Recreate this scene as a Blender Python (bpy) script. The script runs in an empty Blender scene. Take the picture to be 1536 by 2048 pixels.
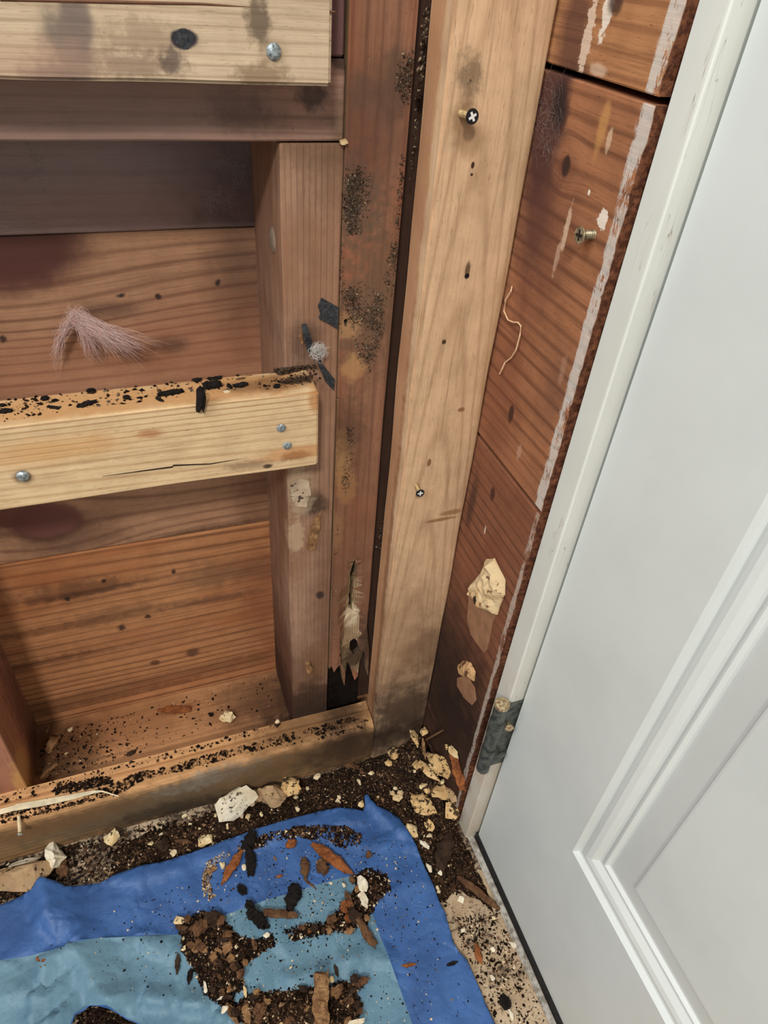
import bpy, bmesh, math, random
import numpy as np
from mathutils import Vector, Matrix, noise
from mathutils.geometry import delaunay_2d_cdt

S = bpy.context.scene
COL = S.collection

# ------------------------------------------------------------------ camera
# right, down and forward axes of the camera in room coordinates
# (x along the back wall, y into the back wall, z up, metres)
CR = np.array([[0.941260, -0.330280, 0.070312],
               [-0.160922, -0.621782, -0.766480],
               [0.296872, 0.710142, -0.638408]])
FPX = 1372.5
CAM = np.array([-0.240, -0.428, 0.738])
cd = bpy.data.cameras.new('camera')
cam = bpy.data.objects.new('camera', cd)
COL.objects.link(cam)
mw = Matrix.Identity(4)
for i in range(3):
    mw[i][0] = CR[0][i]
    mw[i][1] = -CR[1][i]
    mw[i][2] = -CR[2][i]
    mw[i][3] = CAM[i]
cam.matrix_world = mw
cd.sensor_fit = 'VERTICAL'
cd.sensor_height = 36
cd.lens = 36 * FPX / 2048
cd.clip_start = 0.01
S.camera = cam

# ------------------------------------------------------------------ light
w = bpy.data.worlds.new('world')
S.world = w
w.use_nodes = True
bg = w.node_tree.nodes['Background']
bg.inputs[0].default_value = (0.95, 0.98, 1.0, 1)
wn = w.node_tree.nodes
wl = w.node_tree.links
wg = wn.new('ShaderNodeTexCoord')
wd = wn.new('ShaderNodeVectorMath')
wd.operation = 'DOT_PRODUCT'
wd.inputs[1].default_value = (-0.85, 0.25, 0.45)
wl.new(wg.outputs['Generated'], wd.inputs[0])
wm = wn.new('ShaderNodeMapRange')
wm.inputs['From Min'].default_value = -0.6
wm.inputs['From Max'].default_value = 1.0
wm.inputs['To Min'].default_value = 0.10
wm.inputs['To Max'].default_value = 0.46
wl.new(wd.outputs['Value'], wm.inputs['Value'])
wl.new(wm.outputs['Result'], bg.inputs[1])


def area(name, loc, target, size, power, color, size_y=None):
    l = bpy.data.lights.new(name, 'AREA')
    l.energy = power
    l.color = color
    l.size = size
    if size_y:
        l.shape = 'RECTANGLE'
        l.size_y = size_y
    o = bpy.data.objects.new(name, l)
    COL.objects.link(o)
    o.location = loc
    d = Vector(target) - Vector(loc)
    o.rotation_euler = d.to_track_quat('-Z', 'Y').to_euler()
    return o


# key: ceiling lamp / window of the room, up and to the left behind the camera
area('key_lamp', (-0.86, -1.85, 2.25), (-0.2, 0, 0.3), 0.22, 37, (1.0, 0.92, 0.82))
area('door_fill', (-1.02, -0.50, 1.55), (0, -0.25, 0.55), 0.70, 13.5, (0.95, 1.0, 0.99), 0.70)  # unseen soft fill added at the left to brighten the door

S.view_settings.view_transform = 'Standard'
S.view_settings.look = 'None'
S.view_settings.exposure = 0.0
S.view_settings.gamma = 1.0
S.view_settings.use_curve_mapping = False


# ------------------------------------------------------------------ helpers
def ray(px, py):
    v = np.array([(px - 768) / FPX, (py - 1024) / FPX, 1.0])
    return CR.T @ v


def PX(px, py, x=0.0):
    r = ray(px, py)
    return CAM + r * ((x - CAM[0]) / r[0])


def PY(px, py, y=0.0):
    r = ray(px, py)
    return CAM + r * ((y - CAM[1]) / r[1])


def PZ(px, py, z=0.0):
    r = ray(px, py)
    return CAM + r * ((z - CAM[2]) / r[2])


def lin(c):
    return tuple((v / 255 / 12.92) if v / 255 < 0.04045 else ((v / 255 + 0.055) / 1.055) ** 2.4 for v in c)


def tag(o, label=None, cat=None, group=None, kind=None):
    if label:
        o['label'] = label
    if cat:
        o['category'] = cat
    if group:
        o['group'] = group
    if kind:
        o['kind'] = kind
    return o


def mesh_obj(name, verts, faces, mats, parent=None, origin=None, midx=None, smooth=False):
    verts = [Vector(v) for v in verts]
    if origin is None:
        n = len(verts)
        origin = Vector((sum(v.x for v in verts) / n, sum(v.y for v in verts) / n, min(v.z for v in verts)))
    origin = Vector(origin)
    me = bpy.data.meshes.new(name)
    me.from_pydata([v - origin for v in verts], [], faces)
    if not isinstance(mats, (list, tuple)):
        mats = [mats]
    for m in mats:
        me.materials.append(m)
    if midx is not None:
        me.polygons.foreach_set('material_index', midx)
    if smooth:
        me.polygons.foreach_set('use_smooth', [True] * len(me.polygons))
    me.update()
    o = bpy.data.objects.new(name, me)
    COL.objects.link(o)
    o.location = origin
    if parent:
        o.parent = parent
        o.matrix_parent_inverse = Matrix.Translation(-WORLD[parent.name])
    WORLD[o.name] = origin
    return o


WORLD = {}


def bm_obj(name, bm, mats, parent=None, origin=None, smooth=False):
    bmesh.ops.recalc_face_normals(bm, faces=bm.faces)
    bm.verts.ensure_lookup_table()
    vs = [v.co.copy() for v in bm.verts]
    fs = [[v.index for v in f.verts] for f in bm.faces]
    mi = [f.material_index for f in bm.faces]
    bm.verts.index_update()
    fs = [[v.index for v in f.verts] for f in bm.faces]
    bm.free()
    return mesh_obj(name, vs, fs, mats, parent, origin, mi, smooth)


def box_bm(lo, hi, bevel=0.0, seg=2, cuts=0, jitter=0.0, seed=0, bm=None):
    own = bm is None
    b = bmesh.new()
    x0, y0, z0 = lo
    x1, y1, z1 = hi
    vs = [b.verts.new(p) for p in ((x0, y0, z0), (x1, y0, z0), (x1, y1, z0), (x0, y1, z0),
                                   (x0, y0, z1), (x1, y0, z1), (x1, y1, z1), (x0, y1, z1))]
    for f in ((0, 3, 2, 1), (4, 5, 6, 7), (0, 1, 5, 4), (1, 2, 6, 5), (2, 3, 7, 6), (3, 0, 4, 7)):
        b.faces.new([vs[i] for i in f])
    if bevel:
        bmesh.ops.bevel(b, geom=list(b.edges), offset=bevel, segments=seg, affect='EDGES')
    if cuts:
        # cut along the longest axis so edges can wander a little, like sawn lumber
        d = [x1 - x0, y1 - y0, z1 - z0]
        ax = d.index(max(d))
        for k in range(1, cuts):
            co = Vector(lo)
            co[ax] += d[ax] * k / cuts
            no = Vector((0, 0, 0))
            no[ax] = 1
            bmesh.ops.bisect_plane(b, geom=list(b.verts) + list(b.edges) + list(b.faces), plane_co=co, plane_no=no)
        for v in b.verts:
            n = noise.noise_vector(Vector((v.co.x * 14 + seed, v.co.y * 14, v.co.z * 14 - seed)))
            n[ax] = 0
            v.co += n * jitter
    if own:
        return b
    me = bpy.data.meshes.new('tmp')
    b.to_mesh(me)
    bm.from_mesh(me)
    bpy.data.meshes.remove(me)
    b.free()
    return bm


def add_cyl(bm, c, axis, r0, r1, length, seg=16, mat=0):
    """tapered cylinder from c along axis"""
    axis = Vector(axis).normalized()
    q = axis.to_track_quat('Z', 'Y')
    a = []
    b = []
    for i in range(seg):
        t = 2 * math.pi * i / seg
        a.append(bm.verts.new(Vector(c) + q @ Vector((r0 * math.cos(t), r0 * math.sin(t), 0))))
        b.append(bm.verts.new(Vector(c) + q @ Vector((r1 * math.cos(t), r1 * math.sin(t), length))))
    fs = []
    for i in range(seg):
        j = (i + 1) % seg
        fs.append(bm.faces.new((a[i], a[j], b[j], b[i])))
    fs.append(bm.faces.new(a[::-1]))
    fs.append(bm.faces.new(b))
    for f in fs:
        f.material_index = mat
    return bm


def add_dome(bm, c, axis, r, h, seg=16, rings=4, mat=0):
    axis = Vector(axis).normalized()
    q = axis.to_track_quat('Z', 'Y')
    prev = None
    for k in range(rings + 1):
        t = k / rings * math.pi / 2
        rr = r * math.cos(t)
        zz = h * math.sin(t)
        if k == rings:
            top = bm.verts.new(Vector(c) + q @ Vector((0, 0, zz)))
            for i in range(seg):
                f = bm.faces.new((prev[i], prev[(i + 1) % seg], top))
                f.material_index = mat
        else:
            ring = [bm.verts.new(Vector(c) + q @ Vector((rr * math.cos(2 * math.pi * i / seg), rr * math.sin(2 * math.pi * i / seg), zz))) for i in range(seg)]
            if prev:
                for i in range(seg):
                    f = bm.faces.new((prev[i], prev[(i + 1) % seg], ring[(i + 1) % seg], ring[i]))
                    f.material_index = mat
            else:
                f = bm.faces.new(ring[::-1])
                f.material_index = mat
            prev = ring


def add_tube(bm, pts, radii, seg=6, mat=0, squash=1.0):
    pts = [Vector(p) for p in pts]
    n = len(pts)
    if not isinstance(radii, (list, tuple)):
        radii = [radii] * n
    prev = None
    for i, p in enumerate(pts):
        d = (pts[min(i + 1, n - 1)] - pts[max(i - 1, 0)]).normalized()
        up = Vector((0, 0, 1)) if abs(d.z) < 0.9 else Vector((0, 1, 0))
        s = d.cross(up).normalized()
        u = s.cross(d)
        ring = [bm.verts.new(p + s * (radii[i] * math.cos(2 * math.pi * k / seg)) + u * (radii[i] * squash * math.sin(2 * math.pi * k / seg))) for k in range(seg)]
        if prev:
            for k in range(seg):
                f = bm.faces.new((prev[k], prev[(k + 1) % seg], ring[(k + 1) % seg], ring[k]))
                f.material_index = mat
                f.smooth = True
        else:
            bm.faces.new(ring[::-1]).material_index = mat
        prev = ring
    bm.faces.new(prev).material_index = mat


def inpoly(x, y, poly):
    c = False
    j = len(poly) - 1
    for i in range(len(poly)):
        xi, yi = poly[i]
        xj, yj = poly[j]
        if (yi > y) != (yj > y) and x < (xj - xi) * (y - yi) / (yj - yi) + xi:
            c = not c
        j = i
    return c


def polydist(x, y, poly):
    best = 9
    for i in range(len(poly)):
        ax, ay = poly[i]
        bx, by = poly[(i + 1) % len(poly)]
        dx, dy = bx - ax, by - ay
        L = dx * dx + dy * dy
        t = 0 if L == 0 else max(0, min(1, ((x - ax) * dx + (y - ay) * dy) / L))
        best = min(best, math.hypot(x - ax - t * dx, y - ay - t * dy))
    return best


def rough_poly(poly, step, amp, seed, closed=True):
    """resample a polygon and give its outline a torn, irregular edge"""
    out = []
    n = len(poly)
    for i in range(n if closed else n - 1):
        a = Vector(poly[i])
        b = Vector(poly[(i + 1) % n])
        k = max(1, int((b - a).length / step))
        for j in range(k):
            p = a.lerp(b, j / k)
            nv = noise.noise_vector(Vector((p.x / step * 0.37 + seed, p.y / step * 0.37, seed)))
            nv2 = noise.noise_vector(Vector((p.x / step * 1.1 + seed, p.y / step * 1.1, seed + 3)))
            out.append((p.x + nv.x * amp + nv2.x * amp * .5, p.y + nv.y * amp + nv2.y * amp * .5))
    return out


def cdt(outline, grid, inner=(), jit=0.3, seed=1):
    """triangulate an outline (plus inner closed lines) with interior points"""
    rnd = random.Random(seed)
    pts = [Vector(p) for p in outline]
    n = len(outline)
    edges = [(i, (i + 1) % n) for i in range(n)]
    for ln in inner:
        b = len(pts)
        pts += [Vector(p) for p in ln]
        edges += [(b + i, b + (i + 1) % len(ln)) for i in range(len(ln))]
    xs = [p[0] for p in outline]
    ys = [p[1] for p in outline]
    x = min(xs)
    while x < max(xs):
        y = min(ys)
        while y < max(ys):
            qx = x + rnd.uniform(-jit, jit) * grid
            qy = y + rnd.uniform(-jit, jit) * grid
            if inpoly(qx, qy, outline):
                pts.append(Vector((qx, qy)))
            y += grid
        x += grid
    vs, es, fs, _, _, _ = delaunay_2d_cdt(pts, edges, [], 0, 1e-6)
    keep = []
    for f in fs:
        cx = sum(vs[i].x for i in f) / 3
        cy = sum(vs[i].y for i in f) / 3
        if inpoly(cx, cy, outline):
            keep.append(f)
    return [(v.x, v.y) for v in vs], keep


# ------------------------------------------------------------------ materials
class NT:
    def __init__(self, name):
        self.m = bpy.data.materials.new(name)
        self.m.use_nodes = True
        self.t = self.m.node_tree
        self.b = self.t.nodes['Principled BSDF']
        self.pos = self.n('ShaderNodeNewGeometry').outputs['Position']

    def n(self, typ, **kw):
        nd = self.t.nodes.new(typ)
        for k, v in kw.items():
            setattr(nd, k, v)
        return nd

    def link(self, a, b):
        self.t.links.new(a, b)

    def setin(self, sock, v):
        if isinstance(v, bpy.types.NodeSocket):
            self.link(v, sock)
        else:
            sock.default_value = v

    def math(self, op, a, b=0.0, c=None, clamp=False):
        nd = self.n('ShaderNodeMath', operation=op, use_clamp=clamp)
        self.setin(nd.inputs[0], a)
        self.setin(nd.inputs[1], b)
        if c is not None:
            self.setin(nd.inputs[2], c)
        return nd.outputs[0]

    def vmath(self, op, a, b=(0, 0, 0)):
        nd = self.n('ShaderNodeVectorMath', operation=op)
        self.setin(nd.inputs[0], a)
        self.setin(nd.inputs[1], b)
        return nd.outputs['Value'] if op in ('LENGTH', 'DOT_PRODUCT') else nd.outputs[0]

    def noise(self, vec, scale, detail=3, rough=0.55, dist=0.0, color=False):
        nd = self.n('ShaderNodeTexNoise')
        self.setin(nd.inputs['Vector'], vec)
        nd.inputs['Scale'].default_value = scale
        nd.inputs['Detail'].default_value = detail
        nd.inputs['Roughness'].default_value = rough
        nd.inputs['Distortion'].default_value = dist
        return nd.outputs['Color' if color else 'Fac']

    def ramp(self, v, lo, hi, a=0.0, b=1.0, smooth=True):
        nd = self.n('ShaderNodeMapRange', interpolation_type='SMOOTHSTEP' if smooth else 'LINEAR')
        self.setin(nd.inputs['Value'], v)
        nd.inputs['From Min'].default_value = lo
        nd.inputs['From Max'].default_value = hi
        nd.inputs['To Min'].default_value = a
        nd.inputs['To Max'].default_value = b
        return nd.outputs['Result']

    def mix(self, fac, a, b, blend='MIX'):
        nd = self.n('ShaderNodeMix', data_type='RGBA', blend_type=blend)
        self.setin(nd.inputs['Factor'], fac)
        for s, v in ((nd.inputs['A'], a), (nd.inputs['B'], b)):
            if isinstance(v, bpy.types.NodeSocket):
                self.link(v, s)
            else:
                s.default_value = (*v[:3], 1)
        return nd.outputs['Result']

    def blob(self, c, size, soft=0.5, nscale=60, namp=0.5):
        """mask of an irregular patch around a place"""
        d = self.vmath('SUBTRACT', self.pos, tuple(c))
        d = self.vmath('MULTIPLY', d, tuple(1.0 / s for s in size))
        nz = self.noise(self.pos, nscale, 3, 0.6)
        ln = self.vmath('LENGTH', d)
        ln = self.math('ADD', ln, self.math('MULTIPLY', self.math('SUBTRACT', nz, 0.5), namp * 2))
        return self.ramp(ln, 1.0 - soft * 0.75, 1.0 + soft * 0.45, 1.0, 0.0)

    def finish(self, col, rough=0.75, bump=None, bstr=0.3, bdist=0.002, spec=0.3):
        self.setin(self.b.inputs['Base Color'], col if isinstance(col, bpy.types.NodeSocket) else (*col[:3], 1))
        self.setin(self.b.inputs['Roughness'], rough)
        self.b.inputs['Specular IOR Level'].default_value = spec
        if bump is not None:
            bn = self.n('ShaderNodeBump')
            bn.inputs['Strength'].default_value = bstr
            bn.inputs['Distance'].default_value = bdist
            self.link(bump, bn.inputs['Height'])
            self.link(bn.outputs['Normal'], self.b.inputs['Normal'])
        return self.m


def soften(c, k=0.22):
    g = 0.35 * c[0] + 0.5 * c[1] + 0.15 * c[2]
    return tuple(v + (g - v) * k for v in c)


def wood(name, light, dark, axis, across, ring=60, warp=1.4, contrast=0.6, seed=0.0, stains_and_shade=(), speck=0.25,
         specks_col=(38, 28, 22), rough=0.8, fine=0.35, tint=None, paint=None, knots=(), cathedral=None, bstr=0.35):
    """sawn softwood with growth rings running along `axis` and stacked along `across`"""
    light, dark = soften(light), soften(dark)
    t = NT(name)
    sc = [0.55, 0.55, 0.55]
    ai = 'xyz'.index(axis)
    ci = 'xyz'.index(across)
    sc[ai] = 0.05
    sc[ci] = 1.0
    off = t.vmath('ADD', t.pos, (seed * 0.731, seed * 0.37, seed * 0.53))
    # grain runs around knots
    p = off
    for kc, ks, kst in knots:
        d = t.vmath('SUBTRACT', t.pos, tuple(kc))
        d = t.vmath('MULTIPLY', d, tuple(1.0 / s for s in ks))
        g = t.math('POWER', 2.718, t.math('MULTIPLY', t.vmath('DOT_PRODUCT', d, d), -1.0))
        sh = t.n('ShaderNodeCombineXYZ')
        dd = t.n('ShaderNodeSeparateXYZ')
        t.link(t.vmath('SUBTRACT', t.pos, tuple(kc)), dd.inputs[0])
        t.link(t.math('MULTIPLY', g, t.math('MULTIPLY', dd.outputs[ci], -kst)), sh.inputs[ci])
        p = t.vmath('ADD', p, sh.outputs[0])
    st = t.vmath('MULTIPLY', p, tuple(sc))
    warpn = t.noise(st, 9, 2, 0.5, color=True)
    wv = t.vmath('MULTIPLY', t.vmath('SUBTRACT', warpn, (0.5, 0.5, 0.5)), (0.03 * warp,) * 3)
    st2 = t.vmath('ADD', st, wv)
    sep = t.n('ShaderNodeSeparateXYZ')
    t.link(st2, sep.inputs[0])
    oth = 3 - ai - ci
    comb = t.math('ADD', sep.outputs[ci], t.math('MULTIPLY', sep.outputs[oth], 0.5))
    if cathedral is not None:
        # flat-sawn face: arched rings about a centre line
        cc, bow = cathedral
        sp2 = t.n('ShaderNodeSeparateXYZ')
        t.link(t.pos, sp2.inputs[0])
        dc = t.math('SUBTRACT', sp2.outputs[ci], cc)
        comb = t.math('ADD', t.math('MULTIPLY', t.math('MULTIPLY', dc, dc), bow),
                      t.math('ADD', t.math('MULTIPLY', sp2.outputs[ai], 0.09), t.math('MULTIPLY', sep.outputs[ci], 0.35)))
    sepw = t.math('MULTIPLY', comb, ring * 1.7 * 2 * math.pi)
    s1 = t.math('ADD', t.math('MULTIPLY', t.math('SINE', sepw), 0.5), 0.5)
    band = t.math('POWER', s1, 4.5)
    irregular = t.ramp(t.noise(st, 16, 3, 0.6), 0.3, 0.7, 0.35, 1.0)
    band = t.math('MULTIPLY', band, irregular)
    fsc = [1.0, 1.0, 1.0]
    fsc[ai] = 0.018
    fine_n = t.noise(t.vmath('MULTIPLY', p, tuple(fsc)), 900, 2, 0.7)
    big = t.noise(t.vmath('MULTIPLY', off, tuple([0.35 if i == ai else 1.0 for i in range(3)])), 18, 3, 0.6)
    col = t.mix(t.math('MULTIPLY', band, contrast), lin(light), lin(dark))
    col = t.mix(t.ramp(fine_n, 0.4, 0.8, 0, fine), col, lin(dark))
    ssc = [1.0, 1.0, 1.0]
    ssc[ai] = 0.035
    streak = t.noise(t.vmath('MULTIPLY', p, tuple(ssc)), 260, 4, 0.7)
    col = t.mix(t.ramp(streak, 0.30, 0.48, 0.38, 0.0), col, tuple(v * 0.7 for v in lin(dark)))
    col = t.mix(t.ramp(streak, 0.54, 0.75, 0.0, 0.28), col, tuple(min(1, v * 1.35) for v in lin(light)))
    pore = t.noise(t.vmath('MULTIPLY', p, tuple([0.09 if i == ai else 1.0 for i in range(3)])), 1500, 1, 0.5)
    col = t.mix(t.ramp(pore, 0.66, 0.74, 0.0, 0.4), col, tuple(v * 0.45 for v in lin(dark)))
    if tint:
        col = t.mix(t.ramp(big, 0.42, 0.68, 0.0, 0.75), col, lin(tint))
    col = t.mix(t.ramp(t.noise(off, 55, 4, 0.65), 0.3, 0.75, 0.0, 0.22), col, tuple(v * 0.6 for v in lin(dark)))
    for kc, ks, kst in knots:
        m = t.blob(kc, [v * 0.42 for v in ks], 0.35, 80, 0.15)
        col = t.mix(t.math('MULTIPLY', m, 0.85), col, tuple(v * 0.55 for v in lin(dark)))
    for s in stains_and_shade:
        c, size, colr, stren = s[:4]
        soft = s[4] if len(s) > 4 else 0.7
        ns = s[5] if len(s) > 5 else 60
        na = s[6] if len(s) > 6 else 0.5
        m = t.math('MULTIPLY', t.blob(c, size, soft, ns, na), stren)
        col = t.mix(m, col, lin(colr))
    if speck:
        sp = t.noise(off, 420, 2, 0.6)
        reg = t.ramp(t.noise(off, 14, 3, 0.6), 0.45, 0.7)
        m = t.math('MULTIPLY', t.ramp(sp, 0.67, 0.73), t.math('MULTIPLY', reg, min(1.0, speck * 2.4)))
        col = t.mix(m, col, lin(specks_col))
    if paint:
        # ragged strip of old white paint left along the edge of a board
        axp, lim, width, pc, seedp = paint
        ps = t.n('ShaderNodeSeparateXYZ')
        t.link(t.pos, ps.inputs[0])
        psc = t.vmath('ADD', t.vmath('MULTIPLY', t.pos, (1, 3.0, 0.9)), (seedp, seedp, 0))
        nn = t.noise(psc, 45, 4, 0.65)
        n3 = t.noise(t.vmath('MULTIPLY', t.pos, (1, 2.2, 0.5)), 420, 3, 0.7)
        e = t.math('ADD', ps.outputs['xyz'.index(axp)], t.math('MULTIPLY', t.math('SUBTRACT', nn, 0.5), width * 1.6))
        e = t.math('ADD', e, t.math('MULTIPLY', t.math('SUBTRACT', n3, 0.5), width * 0.55))
        m1 = t.ramp(e, lim - 0.0007, lim + 0.0007, 1.0, 0.0)
        hole = t.ramp(t.math('ADD', t.noise(psc, 30, 2, 0.5), t.math('MULTIPLY', t.math('SUBTRACT', n3, 0.5), 0.8)), 0.30, 0.42)
        xface = t.ramp(ps.outputs[0], -0.001, 0.0016, 1.0, 0.0)
        m = t.math('MULTIPLY', t.math('MULTIPLY', m1, hole), t.math('MULTIPLY', xface, 0.95))
        col = t.mix(m, col, lin(pc))
        # raw, dark sawn end
        cut = t.ramp(ps.outputs[1], -0.1292, -0.1280, 1.0, 0.0)
        endm = t.math('MULTIPLY', cut, t.ramp(ps.outputs[0], 0.0004, 0.0012))
        endc = t.mix(t.ramp(t.noise(t.pos, 260, 3, 0.7), 0.35, 0.7), lin((66, 34, 22)), lin((120, 74, 50)))
        col = t.mix(endm, col, endc)
    bump = t.math('ADD', t.math('ADD', t.math('MULTIPLY', fine_n, 0.4), t.math('MULTIPLY', streak, 0.6)), t.math('MULTIPLY', band, -0.35))
    return t.finish(col, rough, bump, bstr, 0.0012, 0.22)


def plain(name, c, rough=0.6, nscale=80, var=0.15, spec=0.3, bump=0.15, metal=0.0, c2=None):
    t = NT(name)
    nz = t.noise(t.pos, nscale, 3, 0.6)
    a = lin(c)
    b = lin(c2) if c2 else tuple(v * (1 - var * 2) for v in a)
    col = t.mix(t.ramp(nz, 0.35, 0.7), a, b)
    t.b.inputs['Metallic'].default_value = metal
    return t.finish(col, rough, nz, bump, 0.001, spec)


def speckled(name, base, dirt, amount, nscale=200, rough=0.85, base2=None, bump=0.5):
    """pale lump sprinkled with soil"""
    t = NT(name)
    col = t.mix(t.ramp(t.noise(t.pos, 60, 3, 0.6), 0.35, 0.7), lin(base), lin(base2 or tuple(v * 0.85 for v in base)))
    nz = t.noise(t.pos, nscale, 3, 0.6)
    m = t.ramp(t.math('ADD', nz, t.math('MULTIPLY', t.math('SUBTRACT', t.noise(t.pos, 50, 2, 0.5), 0.5), 0.5)), 0.66 - amount * 0.25, 0.71 - amount * 0.25)
    col = t.mix(t.math('MULTIPLY', m, 0.92), col, lin(dirt))
    return t.finish(col, rough, t.noise(t.pos, 300, 4, 0.6), bump, 0.001, 0.2)


M = {}
DIRT = (34, 24, 18)
M['soil_dark'] = plain('soil_dark', (30, 21, 16), 0.95, 400, 0.3, 0.1)
M['soil'] = plain('soil', (52, 36, 26), 0.95, 300, 0.3, 0.1)
M['soil_mid'] = plain('soil_mid', (92, 66, 48), 0.95, 300, 0.25, 0.1)
M['soil_tan'] = plain('soil_tan', (150, 118, 88), 0.95, 300, 0.2, 0.1)
M['cream'] = plain('cream_crumb', (226, 205, 168), 0.85, 200, 0.1, 0.2)
M['chunk'] = speckled('plaster_cream', (232, 212, 170), (48, 34, 24), 0.12, 260, base2=(205, 172, 120))
M['chunk_dirty'] = speckled('plaster_dirty', (222, 188, 136), (42, 30, 22), 0.5, 240, base2=(200, 160, 108))
M['chunk_tan'] = speckled('plaster_tan', (158, 128, 96), (60, 44, 32), 0.25, 220, base2=(180, 150, 114))
M['chunk_white'] = speckled('plaster_white', (236, 226, 204), (60, 46, 34), 0.1, 260, base2=(214, 198, 168))
M['char'] = plain('black_bark', (30, 25, 23), 0.9, 250, 0.35, 0.2, 0.6)
M['felt'] = plain('black_felt', (40, 42, 46), 0.85, 500, 0.3, 0.25, 0.5, c2=(66, 66, 68))
M['black'] = plain('dark_cavity', (16, 13, 12), 0.95, 60, 0.2, 0.05)
M['galv'] = plain('galvanised_steel', (176, 186, 190), 0.45, 500, 0.25, 0.5, 0.6, 0.6, c2=(96, 104, 108))
M['screw_black'] = plain('black_screw', (38, 38, 42), 0.4, 400, 0.2, 0.5, 0.1, 0.4)
M['screw_recess'] = plain('screw_recess', (232, 232, 228), 0.5, 400, 0.05, 0.3)
M['screw_brass'] = plain('tarnished_brass', (170, 158, 128), 0.4, 300, 0.25, 0.5, 0.2, 0.5, c2=(104, 92, 70))
M['shank'] = plain('yellow_zinc', (190, 160, 112), 0.5, 400, 0.2, 0.5, 0.2, 0.4)
M['hinge'] = plain('tarnished_hinge', (96, 100, 92), 0.42, 160, 0.25, 0.5, 0.35, 0.3, c2=(52, 56, 54))
M['hinge_tip'] = plain('worn_hinge_tip', (190, 176, 140), 0.5, 500, 0.2, 0.45, 0.6, 0.2, c2=(120, 82, 54))
M['sweep'] = plain('black_rubber', (30, 29, 29), 0.65, 200, 0.15, 0.3)
M['dust'] = plain('grey_dust', (98, 86, 74), 0.95, 500, 0.3, 0.1)
M['dust_light'] = plain('pale_dust', (172, 152, 124), 0.95, 500, 0.2, 0.1)
M['dust_brown'] = plain('brown_dust', (78, 60, 48), 0.95, 500, 0.3, 0.1)
M['fluff_pink'] = plain('pink_wool', (226, 188, 182), 0.9, 300, 0.1, 0.1, c2=(216, 196, 188))
M['fluff_white'] = plain('white_fluff', (206, 200, 194), 0.9, 300, 0.1, 0.1)
M['web'] = plain('dusty_web', (150, 134, 124), 0.95, 300, 0.2, 0.1)
M['string'] = plain('pale_string', (222, 186, 150), 0.8, 300, 0.1, 0.2)
M['strip_white'] = speckled('paper_strip', (238, 224, 190), (90, 70, 50), 0.0, 500, 0.8)
def frag(name, a, b_, c_):
    t = NT(name)
    col = t.mix(t.ramp(t.noise(t.pos, 130, 4, 0.7), 0.35, 0.65), lin(a), lin(b_))
    col = t.mix(t.ramp(t.noise(t.pos, 420, 3, 0.7), 0.56, 0.68, 0, 0.8), col, lin(c_))
    return t.finish(col, 0.85, t.noise(t.pos, 380, 3, 0.7), 0.7, 0.0015, 0.2)


M['frag_orange'] = frag('splinter_orange', (156, 94, 52), (112, 64, 36), (60, 38, 26))
M['frag_brown'] = frag('splinter_brown', (112, 80, 54), (78, 52, 36), (40, 28, 20))
M['frag_dark'] = frag('splinter_dark', (66, 48, 35), (44, 31, 23), (24, 18, 14))
M['frag_tan'] = frag('splinter_tan', (160, 122, 84), (118, 84, 56), (64, 44, 30))


def white_paint(name, c, rough=0.35, dirt=0.1, cracks=False):
    t = NT(name)
    col = t.mix(t.ramp(t.noise(t.pos, 12, 3, 0.6), 0.3, 0.75), lin(c), tuple(v * 0.93 for v in lin(c)))
    if dirt:
        sp = t.ramp(t.noise(t.pos, 260, 2, 0.6), 0.74, 0.78)
        reg = t.ramp(t.noise(t.pos, 18, 2, 0.5), 0.5, 0.65)
        col = t.mix(t.math('MULTIPLY', t.math('MULTIPLY', sp, reg), dirt * 5, clamp=True), col, lin((120, 98, 78)))
    bump = t.noise(t.vmath('MULTIPLY', t.pos, (1, 1, 0.15)), 180, 3, 0.6)
    if cracks:
        cv = t.vmath('MULTIPLY', t.pos, (1, 1, 0.06))
        cr = t.noise(cv, 170, 2, 0.5)
        line = t.ramp(t.math('ABSOLUTE', t.math('SUBTRACT', cr, 0.5)), 0.0, 0.006, 1.0, 0.0)
        reg = t.ramp(t.noise(t.vmath('MULTIPLY', t.pos, (1, 1, 0.4)), 34, 2, 0.5), 0.56, 0.6)
        m = t.math('MULTIPLY', line, reg)
        col = t.mix(t.math('MULTIPLY', m, 0.75), col, lin((132, 112, 88)))
        wz = t.n('ShaderNodeSeparateXYZ')
        t.link(t.pos, wz.inputs[0])
        low = t.math('MULTIPLY', t.ramp(wz.outputs[2], 0.05, 0.40, 1.0, 0.0), t.ramp(t.noise(t.pos, 30, 3, 0.6), 0.25, 0.6, 0.4, 1.0))
        col = t.mix(t.math('MULTIPLY', low, 0.5), col, lin((198, 168, 130)))
    return t.finish(col, rough, bump, 0.12, 0.0008, 0.4)


M['door'] = white_paint('door_white', (214, 219, 217), 0.38, 0.04)
M['jamb'] = white_paint('jamb_white', (218, 220, 214), 0.45, 0.12, True)


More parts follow.
